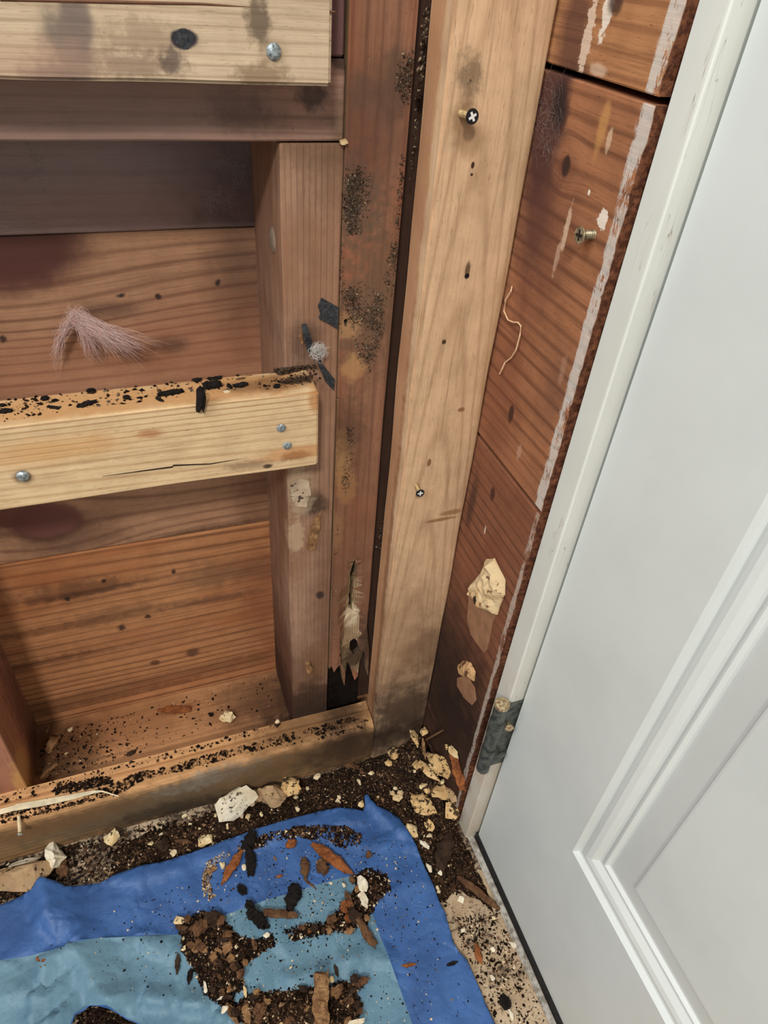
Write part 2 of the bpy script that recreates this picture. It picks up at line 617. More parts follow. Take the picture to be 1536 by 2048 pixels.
def sheet_mat(name, c, c2):
    t = NT(name)
    nz = t.noise(t.pos, 26, 3, 0.6)
    col = t.mix(t.ramp(nz, 0.3, 0.72), lin(c), lin(c2))
    # fine soil specks and smears
    sp = t.ramp(t.noise(t.pos, 620, 2, 0.6), 0.69, 0.73)
    col = t.mix(t.math('MULTIPLY', sp, 0.85), col, lin((32, 30, 40)))
    sm = t.ramp(t.noise(t.pos, 20, 4, 0.65), 0.55, 0.8, 0, 0.35)
    col = t.mix(sm, col, tuple(v * 0.5 for v in lin(c)))
    # crumple: sharp ridges between loosely flat facets
    r1 = t.math('ABSOLUTE', t.math('SUBTRACT', t.noise(t.pos, 22, 2, 0.5, 0.6), 0.5))
    r2 = t.math('ABSOLUTE', t.math('SUBTRACT', t.noise(t.vmath('ADD', t.pos, (3.1, 1.7, 0)), 60, 2, 0.5, 0.4), 0.5))
    bump = t.math('ADD', t.math('MULTIPLY', t.math('MINIMUM', r1, 0.12), 5.0), t.math('MULTIPLY', t.math('MINIMUM', r2, 0.1), 1.6))
    bump = t.math('ADD', bump, t.math('MULTIPLY', t.noise(t.pos, 900, 2, 0.6), 0.12))
    return t.finish(col, 0.5, bump, 0.34, 0.0035, 0.42)


M['sheet_blue'] = sheet_mat('sheet_royal_blue', (62, 102, 162), (50, 84, 138))
M['sheet_light'] = sheet_mat('sheet_pale_blue', (104, 140, 160), (88, 124, 146))
M['sheet_under'] = plain('sheet_underside', (30, 62, 120), 0.5, 60, 0.1)


def floor_mat():
    t = NT('floor_tile')
    base = t.mix(t.ramp(t.noise(t.pos, 40, 3, 0.6), 0.3, 0.7), lin((196, 174, 146)), lin((174, 148, 118)))
    # joint between the vinyl tiles
    s = t.n('ShaderNodeSeparateXYZ')
    t.link(t.pos, s.inputs[0])
    jy = t.math('ABSOLUTE', t.math('SUBTRACT', s.outputs[1], -0.228))
    jx = t.math('ABSOLUTE', t.math('SUBTRACT', s.outputs[0], -0.322))
    j = t.ramp(t.math('MINIMUM', jy, jx), 0.0004, 0.0012, 1.0, 0.0)
    base = t.mix(t.math('MULTIPLY', j, 0.8), base, lin((90, 70, 54)))
    n1 = t.noise(t.pos, 24, 4, 0.65)
    n2 = t.noise(t.pos, 260, 3, 0.65)
    near = t.math('ADD', t.ramp(s.outputs[1], -0.215, -0.15, 0.0, 0.16), t.math('MULTIPLY', t.ramp(s.outputs[0], -0.27, -0.20, 0.0, 0.5), t.ramp(s.outputs[1], -0.16, -0.10)))
    film = t.ramp(t.math('ADD', n1, near), 0.48, 0.72, 0.0, 0.9)
    sp = t.ramp(t.math('ADD', n2, t.math('MULTIPLY', film, 0.16)), 0.60, 0.66)
    col = t.mix(t.math('MULTIPLY', film, 0.75), base, lin((74, 54, 40)))
    col = t.mix(t.math('MULTIPLY', sp, 0.85), col, lin((44, 31, 24)))
    sp2 = t.ramp(t.noise(t.pos, 700, 1, 0.5), 0.68, 0.72)
    col = t.mix(t.math('MULTIPLY', sp2, 0.8), col, lin((36, 26, 20)))
    return t.finish(col, 0.7, t.math('ADD', sp, n2), 0.3, 0.001, 0.25)


M['floor'] = floor_mat()


def soil_heap_mat():
    t = NT('soil_heap')
    n1 = t.noise(t.pos, 45, 4, 0.65)
    n2 = t.noise(t.pos, 420, 3, 0.7)
    col = t.mix(t.ramp(n1, 0.35, 0.65), lin((46, 33, 24)), lin((84, 60, 43)))
    col = t.mix(t.ramp(n2, 0.38, 0.6), lin((30, 21, 16)), col)
    col = t.mix(t.ramp(t.noise(t.pos, 500, 1, 0.5), 0.66, 0.7), col, lin((176, 148, 112)))
    return t.finish(col, 0.95, n2, 0.9, 0.003, 0.1)


M['heap'] = soil_heap_mat()

# ------------------------------------------------------------------ the setting
floor = bm_obj('floor', box_bm((-1.0, -1.3, -0.03), (0.09, 0.115, 0.0)), M['floor'])
tag(floor, kind='structure')
wb = bm_obj('wall_back', box_bm((-0.95, 0.112, -0.03), (0.06, 0.14, 1.1)), M['black'])
tag(wb, kind='structure')
wr = bm_obj('wall_right', box_bm((0.021, -0.128, 0.0), (0.09, 0.112, 1.1)), M['black'])
tag(wr, kind='structure')

# --- door frame: the jamb edge, with rounded corner
jb = box_bm((0.006, -0.151, 0.0), (0.12, -0.1305, 1.1), 0.0017, 3)
jamb = bm_obj('trim_1', jb, M['jamb'], smooth=False)
tag(jamb, 'white painted door jamb with cracked paint beside the bare boards', 'door jamb', kind='structure')

# --- door slab with one recessed raised-field panel
XD = 0.0166
DY0, DY1 = -0.1535, -0.93
DZ0, DZ1 = 0.0145, 1.1
prof = [(0, 0), (0.0022, 0.0042), (0.0040, 0.0046), (0.0068, 0.0034), (0.0100, 0.0030), (0.0140, 0.0042), (0.0180, 0.0078),
        (0.0200, 0.0082), (0.0222, 0.0068), (0.0236, 0.0066), (0.0256, 0.0092), (0.0272, 0.0094), (0.0500, 0.0052), (0.0516, 0.0036), (0.0530, 0.0034)]
py0, py1, pz0, pz1 = -0.2597, -0.82, 0.1997, 0.98
b = bmesh.new()
rings = []
for d, h in prof:
    rings.append([b.verts.new((XD + h, y, z)) for y, z in ((py0 - d, pz0 + d), (py1 + d, pz0 + d), (py1 + d, pz1 - d), (py0 - d, pz1 - d))])
for r0, r1 in zip(rings, rings[1:]):
    for k in range(4):
        b.faces.new((r0[k], r0[(k + 1) % 4], r1[(k + 1) % 4], r1[k]))
b.faces.new(rings[-1])
o4 = [b.verts.new((XD, y, z)) for y, z in ((DY0 - .002, DZ0), (DY1, DZ0), (DY1, DZ1), (DY0 - .002, DZ1))]
for k in range(4):
    b.faces.new((o4[k], o4[(k + 1) % 4], rings[0][(k + 1) % 4], rings[0][k]))
o5 = [b.verts.new((XD + 0.002, y, z)) for y, z in ((DY0, DZ0), (DY1, DZ0), (DY1, DZ1), (DY0, DZ1))]
bk = [b.verts.new((XD + 0.042, y, z)) for y, z in ((DY0, DZ0), (DY1, DZ0), (DY1, DZ1), (DY0, DZ1))]
for k in range(4):
    b.faces.new((o4[k], o5[k], o5[(k + 1) % 4], o4[(k + 1) % 4]))
    b.faces.new((o5[k], bk[k], bk[(k + 1) % 4], o5[(k + 1) % 4]))
b.faces.new(bk[::-1])
door = bm_obj('door_1', b, M['door'])
tag(door, 'white panel door closed in its frame, right of the bare boards', 'door', kind='structure')
sw = bm_obj('door_sweep', box_bm((0.0150, -0.93, 0.0015), (0.05, -0.1530, 0.0150), 0.0006, 1), M['sweep'], door)
tag(sw, 'black rubber sweep along the door bottom')
# hinge: barrel of five knuckles, leaf on the jamb, screws
HX, HY, HR = -0.0015, -0.1520, 0.0066
hz = [0.1520, 0.1690, 0.1895, 0.2105, 0.2320, 0.2520]
hb = bmesh.new()
for k in range(5):
    r = HR if k % 2 == 1 else HR * 0.93
    add_cyl(hb, (HX, HY, hz[k] + 0.0003), (0, 0, 1), r, r, 0.0006, 20)
    add_cyl(hb, (HX, HY, hz[k] + 0.0009), (0, 0, 1), r, r, hz[k + 1] - hz[k] - 0.0018, 20)
hinge = bm_obj('hinge', hb, M['hinge'], door, smooth=False)
tag(hinge, 'tarnished dark butt hinge at the jamb')
pb = bmesh.new()
add_cyl(pb, (HX, HY, 0.2518), (0, 0, 1), HR * 1.0, HR * 0.98, 0.0030, 20)
add_dome(pb, (HX, HY, 0.2548), (0, 0, 1), HR * 0.98, 0.0016, 20)
add_dome(pb, (HX, HY, 0.1523), (0, 0, -1), HR * 0.9, 0.006, 20)
o = bm_obj('hinge_pin', pb, [M['hinge_tip']], hinge)
tag(o, 'worn brassy pin tip')
lb = bmesh.new()
box_bm((HX + 0.0070, -0.1531, 0.1545), (0.040, -0.1508, 0.2505), 0, bm=lb)
box_bm((HX, -0.1531, hz[1] + .001), (HX + 0.0075, -0.1508, hz[2] - .001), 0, bm=lb)
box_bm((HX, -0.1531, hz[3] + .001), (HX + 0.0075, -0.1508, hz[4] - .001), 0, bm=lb)
bm_obj('hinge_leaf', lb, M['hinge'], hinge)
for k, (zz, ty) in enumerate(((0.2215, 0.35), (0.1775, 0.1))):
    sb = bmesh.new()
    add_cyl(sb, (0.0105, -0.1528, zz), (-ty, -1, 0.15), 0.0015, 0.0015, 0.0045, 10)
    add_cyl(sb, (0.0105 - ty * 0.004, -0.1568, zz + 0.0007), (-ty, -1, 0.15), 0.0036, 0.0040, 0.0014, 16)
    bm_obj('hinge_screw', sb, M['hinge_tip'] if k == 0 else M['hinge'], hinge)

# threshold strip beside the sweep
pts = [PZ(937, 1656, .002), PZ(985, 1742, .002), PZ(1020, 1836, .002), PZ(1101, 2048, .002)]
tb = box_bm((0.0085, -0.95, 0.0), (0.0152, -0.150, 0.0042), 0.0012, 2, 40, 0.0006, 4)
thr = bm_obj('trim_2', tb, plain('threshold_grey', (190, 186, 178), 0.6, 160, 0.1, 0.3, c2=(128, 118, 106)))
tag(thr, 'thin grey threshold strip along the foot of the door', 'threshold', kind='structure')

# ------------------------------------------------------------------ right wall boards
RB_L, RB_D = (176, 108, 66), (104, 56, 34)
PUR = (72, 44, 42)


def px_x(px, py, x=0.0):
    return tuple(PX(px, py, x))


def right_board(name, zb, zt, zb2, zt2, seed, mat, label, y_end):
    """board standing on the right wall: zb/zt at the corner end, zb2/zt2 at the door end"""
    b = bmesh.new()
    n = 60
    y0, y1 = 0.090, y_end
    ra = []
    for k in range(n + 1):
        f = k / n
        y = y0 + (y1 - y0) * f
        za, zc = zb + (zb2 - zb) * f, zt + (zt2 - zt) * f
        ra.append([b.verts.new(p) for p in ((0.0006, y, za), (0, y, za + 0.0008), (0, y, zc - 0.0008), (0.0006, y, zc), (0.019, y, zc), (0.019, y, za))])
    for r0, r1 in zip(ra, ra[1:]):
        for k in range(6):
            b.faces.new((r0[k], r0[(k + 1) % 6], r1[(k + 1) % 6], r1[k]))
    b.faces.new(ra[0])
    # the sawn end, gnawed along its height
    f0 = b.faces.new(ra[-1][::-1])
    bmesh.ops.recalc_face_normals(b, faces=b.faces)
    zlen = int(abs(zt2 - zb2) / 0.003)
    for k in range(1, zlen):
        bmesh.ops.bisect_plane(b, geom=[g for g in b.verts if g.co.y < y_end + 0.02] +
                               [e for e in b.edges if all(v.co.y < y_end + 0.02 for v in e.verts)] +
                               [f for f in b.faces if all(v.co.y < y_end + 0.02 for v in f.verts)],
                               plane_co=(0, 0, zb2 + (zt2 - zb2) * k / zlen), plane_no=(0, 0, 1))
    for v in b.verts:
        if v.co.y < y_end + 0.0006:
            v.co.y += (noise.noise(Vector((seed, v.co.z * 170, v.co.x * 120))) * 0.0011 + noise.noise(Vector((seed, v.co.z * 45, 0))) * 0.0016)
            if v.co.x < 0.001:
                v.co.x += max(0, noise.noise(Vector((seed + 9, v.co.z * 240, 3)))) * 0.0016
    o = bm_obj(name, b, mat)
    return tag(o, label, 'board', 'wall boards on the right wall')


pc = (214, 212, 206)
m = wood('right_board_top', (190, 122, 70), (122, 66, 36), 'y', 'z', 62, 1.2, 0.75, 11, stains_and_shade=[
    (px_x(1150, 60), (0.1, 0.016, 0.06), PUR, 0.75, 0.9), (px_x(1150, 215), (0.1, 0.02, 0.02), PUR, .7, .9),
    (px_x(1215, 22), (0.1, 0.004, 0.012), (222, 210, 196), 0.9, 0.2, 200, 1.2),
    (px_x(1175, 75), (0.1, 0.004, 0.02), (214, 190, 170), 0.8, 0.2, 260, 1.4),
    (px_x(1195, 140), (0.1, 0.008, 0.003), (206, 178, 154), 0.6, 0.6, 160, 0.6),
    (px_x(1230, 5), (0.1, 0.006, 0.006), (66, 44, 38), 0.9, 0.6, 120, .5)],
    paint=('y', -0.1205, 0.006, pc, 1.7), speck=0.1)
right_board('sheathing_board', 0.6920, 0.95, 0.6922, 0.95, 1, m, 'orange wood board at the top of the right wall, above the wide dark gap', -0.130)
m = wood('right_board_middle', (176, 106, 64), (108, 58, 34), 'y', 'z', 52, 1.6, 0.8, 23, stains_and_shade=[
    (px_x(1100, 230), (0.1, 0.017, 0.05), PUR, 0.9, 0.5, 60, .5), (px_x(1075, 420), (0.1, 0.02, 0.045), PUR, 0.75, 0.9),
    (px_x(1090, 500), (0.1, 0.03, 0.05), (96, 58, 46), 0.55, 1.0), (px_x(1000, 800), (0.1, 0.03, 0.08), (110, 62, 46), 0.5, 1.0),
    (px_x(1110, 770), (0.1, 0.016, 0.03), (104, 70, 56), 0.5, 1.0),
    (px_x(1120, 210), (0.1, 0.010, 0.012), (40, 30, 30), 0.9, 0.8),
    (px_x(1132, 332), (0.1, 0.0035, 0.006), (58, 38, 34), 0.95, 0.4, 90, .2),
    (px_x(1022, 828), (0.1, 0.0035, 0.008), (70, 42, 34), 0.95, 0.4, 90, .2),
    (px_x(1178, 385), (0.1, 0.0012, 0.0016), (226, 214, 202), 1, 0.3, 90, .2),
    (px_x(1205, 440), (0.1, 0.0042, 0.006), (226, 212, 198), 0.95, 0.2, 260, .8),
    (px_x(1133, 458), (0.1, 0.0022, 0.015), (206, 176, 150), 0.75, 0.4, 240, .6),
    (px_x(1115, 510), (0.1, 0.0022, 0.012), (190, 158, 136), 0.6, 0.4, 240, .9),
    (px_x(1218, 280), (0.1, 0.0022, 0.006), (206, 176, 146), 0.7, 0.5, 240, .6),
    (px_x(1205, 255), (0.1, 0.004, 0.014), (188, 138, 82), 0.7, 0.7, 100, .5),
    (px_x(1038, 905), (0.1, 0.003, 0.006), (190, 150, 128), 0.5, 0.6, 240, .8),
    (px_x(1125, 740), (0.1, 0.003, 0.01), (180, 140, 118), 0.4, 0.8, 240, 1.0)],
    paint=('y', -0.1222, 0.007, pc, 4.1), speck=0.2, knots=[(px_x(1132, 332), (0.05, 0.012, 0.012), 0.6)])
right_board('sheathing_board', 0.4465, 0.6888, 0.4460, 0.6886, 2, m, 'wide reddish board at mid height on the right wall, with a protruding screw', -0.130)
m = wood('right_board_bottom', (150, 86, 54), (88, 46, 30), 'y', 'z', 52, 1.8, 0.7, 37, stains_and_shade=[
    (px_x(900, 1330), (0.1, 0.10, 0.10), (50, 34, 28), 0.8, 1.0, 40, .6), (px_x(900, 1480), (0.1, 0.12, 0.12), (38, 27, 22), 0.85, 0.9, 50, .7),
    (px_x(990, 1120), (0.1, 0.02, 0.03), (118, 70, 52), 0.5, 1.0),
    (px_x(985, 988), (0.1, 0.0035, 0.007), (70, 42, 36), 0.9, 0.5, 90, .2),
    (px_x(945, 1000), (0.1, 0.006, 0.03), (58, 40, 34), 0.7, 0.9, 90, .6),
    (px_x(970, 1060), (0.1, 0.0012, 0.004), (216, 196, 176), 0.8, 0.4, 240, .6)],
    paint=('y', -0.1262, 0.0055, (196, 184, 172), 7.7), speck=0.4)
lowb = right_board('sheathing_board', 0.004, 0.4432, 0.004, 0.4428, 3, m, 'stained dark brown board at the foot of the right wall, with plaster lumps stuck on', -0.130)

# ------------------------------------------------------------------ back wall boards (outside sheathing between the studs)
BY = 0.092


def pb_(px, py):
    return tuple(PY(px, py, BY))


def back_board(zb, zt, mat, label):
    b = box_bm((-0.93, BY, zb), (0.0, BY + 0.019, zt), 0.0012, 1, 30, 0.0007, zb * 30)
    o = bm_obj('sheathing_board', b, mat)
    return tag(o, label, 'board', 'boards behind the studs')


m = wood('back_board_top', (172, 148, 142), (122, 98, 94), 'x', 'z', 40, 2.2, 0.55, 51, stains_and_shade=[  # grey-mauve base stands in for bluish lens haze over the upper left
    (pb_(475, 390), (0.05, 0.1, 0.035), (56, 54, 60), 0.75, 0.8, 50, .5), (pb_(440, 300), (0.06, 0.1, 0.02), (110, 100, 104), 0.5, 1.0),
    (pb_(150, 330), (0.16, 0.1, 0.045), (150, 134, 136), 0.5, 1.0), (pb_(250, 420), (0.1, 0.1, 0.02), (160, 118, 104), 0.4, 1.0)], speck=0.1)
back_board(0.5700, 0.90, m, 'dark board behind the studs, greyed by lens haze in its colour, topmost of those boards')
m = wood('back_board_middle', (198, 142, 102), (132, 84, 60), 'x', 'z', 58, 1.6, 0.8, 64, stains_and_shade=[
    (pb_(30, 490), (0.05, 0.1, 0.032), (84, 54, 50), 0.85, 0.6, 40, .3), (pb_(0, 540), (0.04, 0.1, 0.02), (96, 60, 56), .7, .7),
    (pb_(490, 570), (0.03, 0.1, 0.06), (74, 56, 50), 0.6, 1.0, 40, .5), (pb_(430, 690), (0.08, 0.1, 0.05), (150, 98, 74), 0.4, 1.0),
    (pb_(130, 730), (0.14, 0.1, 0.03), (164, 110, 84), 0.4, 1.0),
    (pb_(242, 591), (0.0030, 0.1, 0.0019), (54, 44, 44), 0.95, .7, 320, .9), (pb_(317, 593), (0.0023, 0.1, 0.0025), (60, 48, 46), 0.95, .7, 320, .9),
    (pb_(436, 566), (0.0023, 0.1, 0.0025), (58, 46, 46), 0.95, .7, 320, .9), (pb_(6, 678), (0.0026, 0.1, 0.0031), (60, 44, 42), 0.9, .7, 320, .9),
    (pb_(340, 690), (0.016, 0.1, 0.008), (94, 66, 56), 0.7, .9, 80, .4),  # far end of the wool tuft's cast shadow, painted on the board
    (pb_(215, 620), (0.022, 0.1, 0.008), (84, 62, 56), 0.55, .9, 80, .4),  # near end of the tuft's painted shadow
    (pb_(140, 1075), (0.05, 0.1, 0.025), (78, 54, 46), 0.6, 0.9, 60, .5), (pb_(420, 1075), (0.10, 0.1, 0.014), (62, 42, 34), 0.75, 0.9, 60, .6),  # darker patches along the lower edge of this board
    (pb_(90, 1040), (0.030, 0.1, 0.020), (124, 82, 76), 0.9, 0.3, 60, .25), (pb_(30, 1030), (0.030, 0.1, 0.014), (122, 80, 72), 0.9, 0.3, 60, .25),
    (pb_(520, 1000), (0.03, 0.1, 0.05), (96, 64, 48), 0.5, 1.0)], speck=0.1,
    knots=[(pb_(95, 1050), (0.07, 0.1, 0.05), 0.75), (pb_(10, 490), (0.10, 0.2, 0.06), 0.6)])
back_board(0.2852, 0.5690, m, 'pinkish-tan knotty board behind the studs, with a tuft of pink wool hanging on it')
m = wood('back_board_bottom', (210, 136, 80), (116, 66, 38), 'x', 'z', 58, 2.0, 0.8, 77, tint=(172, 104, 64), stains_and_shade=[
    (pb_(150, 1180), (0.06, 0.1, 0.012), (76, 54, 42), 0.6, 0.9, 90, .9), (pb_(430, 1150), (0.04, 0.1, 0.02), (110, 82, 66), 0.5, 0.9, 90, .9),
    (pb_(230, 1230), (0.05, 0.1, 0.012), (110, 80, 58), 0.5, 0.9, 90, .9), (pb_(300, 1280), (0.09, 0.1, 0.02), (150, 100, 70), 0.4, 1.0, 90, .9),
    (pb_(520, 1200), (0.025, 0.1, 0.08), (130, 80, 56), 0.45, 1.0), (pb_(540, 1130), (0.05, 0.1, 0.02), (120, 80, 60), 0.5, 1.0),
    (pb_(60, 1330), (0.09, 0.1, 0.006), (84, 52, 36), 0.6, 1.0, 120, 1.0), (pb_(90, 1260), (0.09, 0.1, 0.005), (84, 52, 36), 0.55, 1.0, 120, 1.0), (pb_(200, 1400), (0.12, 0.1, 0.005), (90, 56, 38), 0.5, 1.0, 120, 1.0), (pb_(180, 1185), (0.06, 0.1, 0.004), (66, 44, 34), 0.6, 1.0, 120, 1.0), (pb_(420, 1200), (0.05, 0.1, 0.006), (92, 66, 54), 0.6, 1.0, 120, 1.0), (pb_(208, 1162), (0.0023, 0.1, 0.0031), (50, 38, 34), 0.95, .7, 320, .9), (pb_(347, 1143), (0.0023, 0.1, 0.0037), (56, 42, 36), 0.95, .7, 320, .9),
    (pb_(135, 1198), (0.0026, 0.1, 0.0037), (56, 40, 34), 0.9, .7, 320, .9), (pb_(243, 1255), (0.0040, 0.1, 0.0050), (60, 44, 38), 0.9, .7, 320, .9),
    (pb_(295, 1233), (0.0033, 0.1, 0.0031), (58, 40, 34), 0.9, .7, 320, .9), (pb_(385, 1305), (0.008, 0.1, 0.007), (84, 56, 42), 0.8, .7, 200, .6),
    (pb_(310, 1325), (0.005, 0.1, 0.005), (84, 56, 42), 0.8, .7, 200, .6), (pb_(300, 1365), (0.3, 0.1, 0.012), (100, 64, 44), 0.5, 1.0, 60, .6)], speck=0.1)
back_board(0.0, 0.2838, m, 'orange-brown streaked board behind the studs, just above the bottom plate')

# ------------------------------------------------------------------ framing lumber
# bottom plate
def pz_(px, py, z):
    return tuple(PZ(px, py, z))


m = wood('plate_wood', (206, 140, 84), (138, 86, 52), 'x', 'y', 40, 1.5, 0.5, 81, stains_and_shade=[
    (pz_(110, 1500, .045), (0.05, 0.05, 0.05), (54, 38, 28), 0.85, 1.0, 60, .6), (pz_(540, 1400, .045), (0.07, 0.05, 0.1), (62, 36, 26), 0.75, 1.0, 60, .4),
    (pz_(350, 1420, .045), (0.02, 0.006, 0.05), (124, 72, 46), 0.9, 0.6), (pz_(250, 1450, .045), (0.09, 0.03, 0.05), (132, 84, 52), 0.5, 1.0),
    (pz_(640, 1430, .045), (0.06, 0.06, 0.1), (30, 22, 18), 0.9, .9)], speck=1.0)
plate = bm_obj('bottom_plate', box_bm((-0.93, 0.001, 0.0), (-0.0005, 0.0915, 0.045), 0.001, 1, 20, 0.0005, 5), m)
tag(plate, 'brown wooden bottom plate lying on the floor under the studs', 'plate')

# stud A
SX0, SX1 = -0.1463, -0.1078


def p0(px, py, y=0.0):
    return tuple(PY(px, py, y))


m = wood('stud_wood', (178, 132, 102), (120, 80, 60), 'z', 'x', 150, 0.7, 0.6, 91, stains_and_shade=[
    (p0(625, 1425), (0.05, 0.2, 0.062), (36, 28, 23), 0.95, 0.6, 60, .7), (p0(615, 1350), (0.05, 0.2, 0.06), (96, 66, 48), 0.5, 1.0),
    (p0(660, 1180), (0.02, 0.2, 0.12), (98, 66, 50), 0.55, 1.0), (p0(640, 1320), (0.014, 0.2, 0.03), (128, 92, 64), 0.4, .8),
    (p0(640, 300), (0.03, 0.2, 0.012), (112, 88, 70), 0.6, 1.0, 150, .9), (p0(655, 360), (0.014, 0.2, 0.02), (100, 76, 60), 0.4, 1.0, 200, .9),
    (p0(610, 690), (0.014, 0.2, 0.02), (70, 50, 40), 0.6, 1.0, 120, .6), (p0(628, 1010), (0.012, 0.2, 0.014), (58, 44, 38), 0.8, .8, 120, .6),
    (p0(640, 1190), (0.004, 0.2, 0.006), (52, 38, 34), 0.9, .6, 120, .4), (p0(600, 980), (0.012, 0.02, 0.03), (190, 168, 140), 0.6, .6, 120, .9),
    (p0(590, 1075), (0.008, 0.02, 0.02), (196, 170, 140), 0.6, .5, 150, 1.0),
    ((SX0, 0.05, 0.1), (0.002, 0.2, 0.16), (74, 40, 28), 0.5, 1.0)],
    tint=(140, 100, 76), speck=0.15, bstr=0.5)
studA = bm_obj('stud', box_bm((SX0, 0.0, 0.0455), (SX1, 0.0915, 0.6450), 0.0009, 1, 40, 0.0008, 6), m)
tag(studA, 'rough brown stud at mid wall, with black felt scraps stuck to it', 'stud')
# stud B
m = wood('stud_wood_left', (186, 116, 82), (122, 72, 52), 'z', 'y', 60, 1.0, 0.5, 95, stains_and_shade=[
    ((-0.414, 0.07, 0.10), (0.01, 0.03, 0.10), (74, 58, 48), 0.6, 1.0, 90, .8), ((-0.414, 0.004, 0.07), (0.01, 0.035, 0.05), (192, 144, 90), 0.9, 0.4, 70, .7),
    ((-0.414, 0.05, 0.05), (0.01, 0.04, 0.03), (70, 46, 34), 0.7, .8)], speck=0.3)
studB = bm_obj('stud', box_bm((-0.4525, 0.0, 0.0455), (-0.414, 0.0915, 0.6450), 0.0009, 1, 20, 0.0006, 8), m)
tag(studB, 'reddish-brown stud at the left edge, with a chipped pale foot', 'stud')

# window sill piece lying across the stud tops
m = wood('sill_wood', (166, 124, 104), (116, 80, 66), 'x', 'z', 90, 2.0, 0.6, 101, stains_and_shade=[
    (p0(625, 190), (0.010, 0.05, 0.008), (56, 46, 44), 0.85, .8, 160, .9), (p0(470, 210), (0.02, 0.05, 0.01), (92, 78, 78), 0.6, 1.0, 160, .8),
    (p0(100, 230), (0.12, 0.05, 0.05), (136, 116, 112), 0.5, 1.0), (p0(500, 240), (0.02, 0.05, 0.008), (96, 76, 68), 0.5, 1.0, 160, .8),
    (p0(680, 250), (0.006, 0.05, 0.016), (104, 86, 66), 0.6, 1.0, 160, .8), (p0(690, 120), (0.012, .05, .006), (44, 34, 32), .8, .8, 160, .6)], speck=0.2)
sill = bm_obj('sill_plate', box_bm((-0.93, 0.0, 0.6462), (-0.1082, 0.0915, 0.6868), 0.0010, 1, 30, 0.0006, 9), m)
tag(sill, 'grey-brown horizontal sill timber resting across the stud tops', 'timber')
m = wood('cripple_wood', (124, 84, 84), (92, 56, 56), 'z', 'x', 60, 1.0, 0.4, 105, speck=0.2)
crip = bm_obj('cripple_stud', box_bm((-0.1463, 0.001, 0.6874), (-0.1090, 0.0915, 1.0), 0.0012, 1), m)
tag(crip, 'short purplish stud standing on the sill timber at the top', 'stud')

# corner post: front skin with a rotted, ragged foot and holes over a dark decayed core
CX0, CX1 = -0.1071, -0.0685
zt, zb = 1.0, 0.0455
foot_px = [(655, 1338), (663, 1332), (668, 1345), (674, 1335), (681, 1330), (685, 1348), (689, 1372), (692, 1345), (697, 1330), (703, 1340),
           (709, 1360), (716, 1352), (722, 1330), (727, 1300), (731, 1316), (736, 1352), (738, 1300), (741, 1250)]
foot = [(PY(a, c)[0], PY(a, c)[2]) for a, c in foot_px]
foot[0] = (CX0, foot[0][1])
foot[-1] = (CX1, foot[-1][1])
outl = rough_poly([(CX0, zt), (CX0, foot[0][1])], 0.006, 0.0, 1, False) + foot + [(CX1, 0.21), (CX1 + .0004, 0.25), (CX1, 0.30), (CX1, 0.36), (CX1 - .0006, 0.45), (CX1, 0.55), (CX1 + .0005, .65), (CX1, zt)]


def hole(pxs, seed, amp=0.0006):
    return rough_poly([(PY(a, c)[0], PY(a, c)[2]) for a, c in pxs], 0.002, amp, seed)


H1 = hole([(711, 1122), (717, 1138), (714, 1160), (710, 1168), (707, 1200), (708, 1228), (700, 1222), (701, 1196), (703, 1170), (703, 1158), (706, 1140)], 1)
H2 = hole([(702, 1290), (712, 1284), (720, 1290), (721, 1310), (712, 1318), (702, 1306)], 2)
H3 = hole([(688, 640), (694, 637), (697, 645), (694, 655), (689, 652)], 3, .0002)
H4 = hole([(671, 796), (677, 795), (678, 800), (672, 801)], 4, .0002)
H5 = hole([(681, 1270), (684, 1290), (683, 1330), (680, 1310)], 5)
vs2, fs2 = cdt(outl, 0.008, [H1, H2, H3, H4, H5], seed=3)
fs2 = [f for f in fs2 if not any(inpoly(sum(vs2[i][0] for i in f) / 3, sum(vs2[i][1] for i in f) / 3, h) for h in (H1, H2, H3, H4, H5))]
pbm = bmesh.new()
tear = rough_poly([(PY(a, c)[0], PY(a, c)[2]) for a, c in [(711, 1112), (720, 1140), (718, 1180), (716, 1215), (722, 1235), (722, 1300), (738, 1340), (690, 1345), (683, 1320), (687, 1240), (690, 1200), (698, 1170), (700, 1140)]], 0.004, 0.0012, 8)


def frontv(x, z):
    y = 0.0
    if inpoly(x, z, tear):
        d = polydist(x, z, tear)
        y = min(0.004, d * 1.2) + 0.0016 * (0.5 + noise.noise(Vector((x * 260, z * 70, 2))))
    y += 0.0005 * noise.noise(Vector((x * 60, z * 8, 5)))
    return y


fv = [pbm.verts.new((x, frontv(x, z), z)) for x, z in vs2]
bv = [pbm.verts.new((x, 0.012, z)) for x, z in vs2]
ec = {}
for f in fs2:
    ff = pbm.faces.new([fv[i] for i in f])
    cx_, cz_ = sum(vs2[i][0] for i in f) / 3, sum(vs2[i][1] for i in f) / 3
    if inpoly(cx_, cz_, tear):
        ff.material_index = 1
    for k in range(3):
        e = (f[k], f[(k + 1) % 3])
        ec[e] = 1
for (a, c) in list(ec):
    if (c, a) not in ec:
        pbm.faces.new((fv[c], fv[a], bv[a], bv[c])).material_index = 1
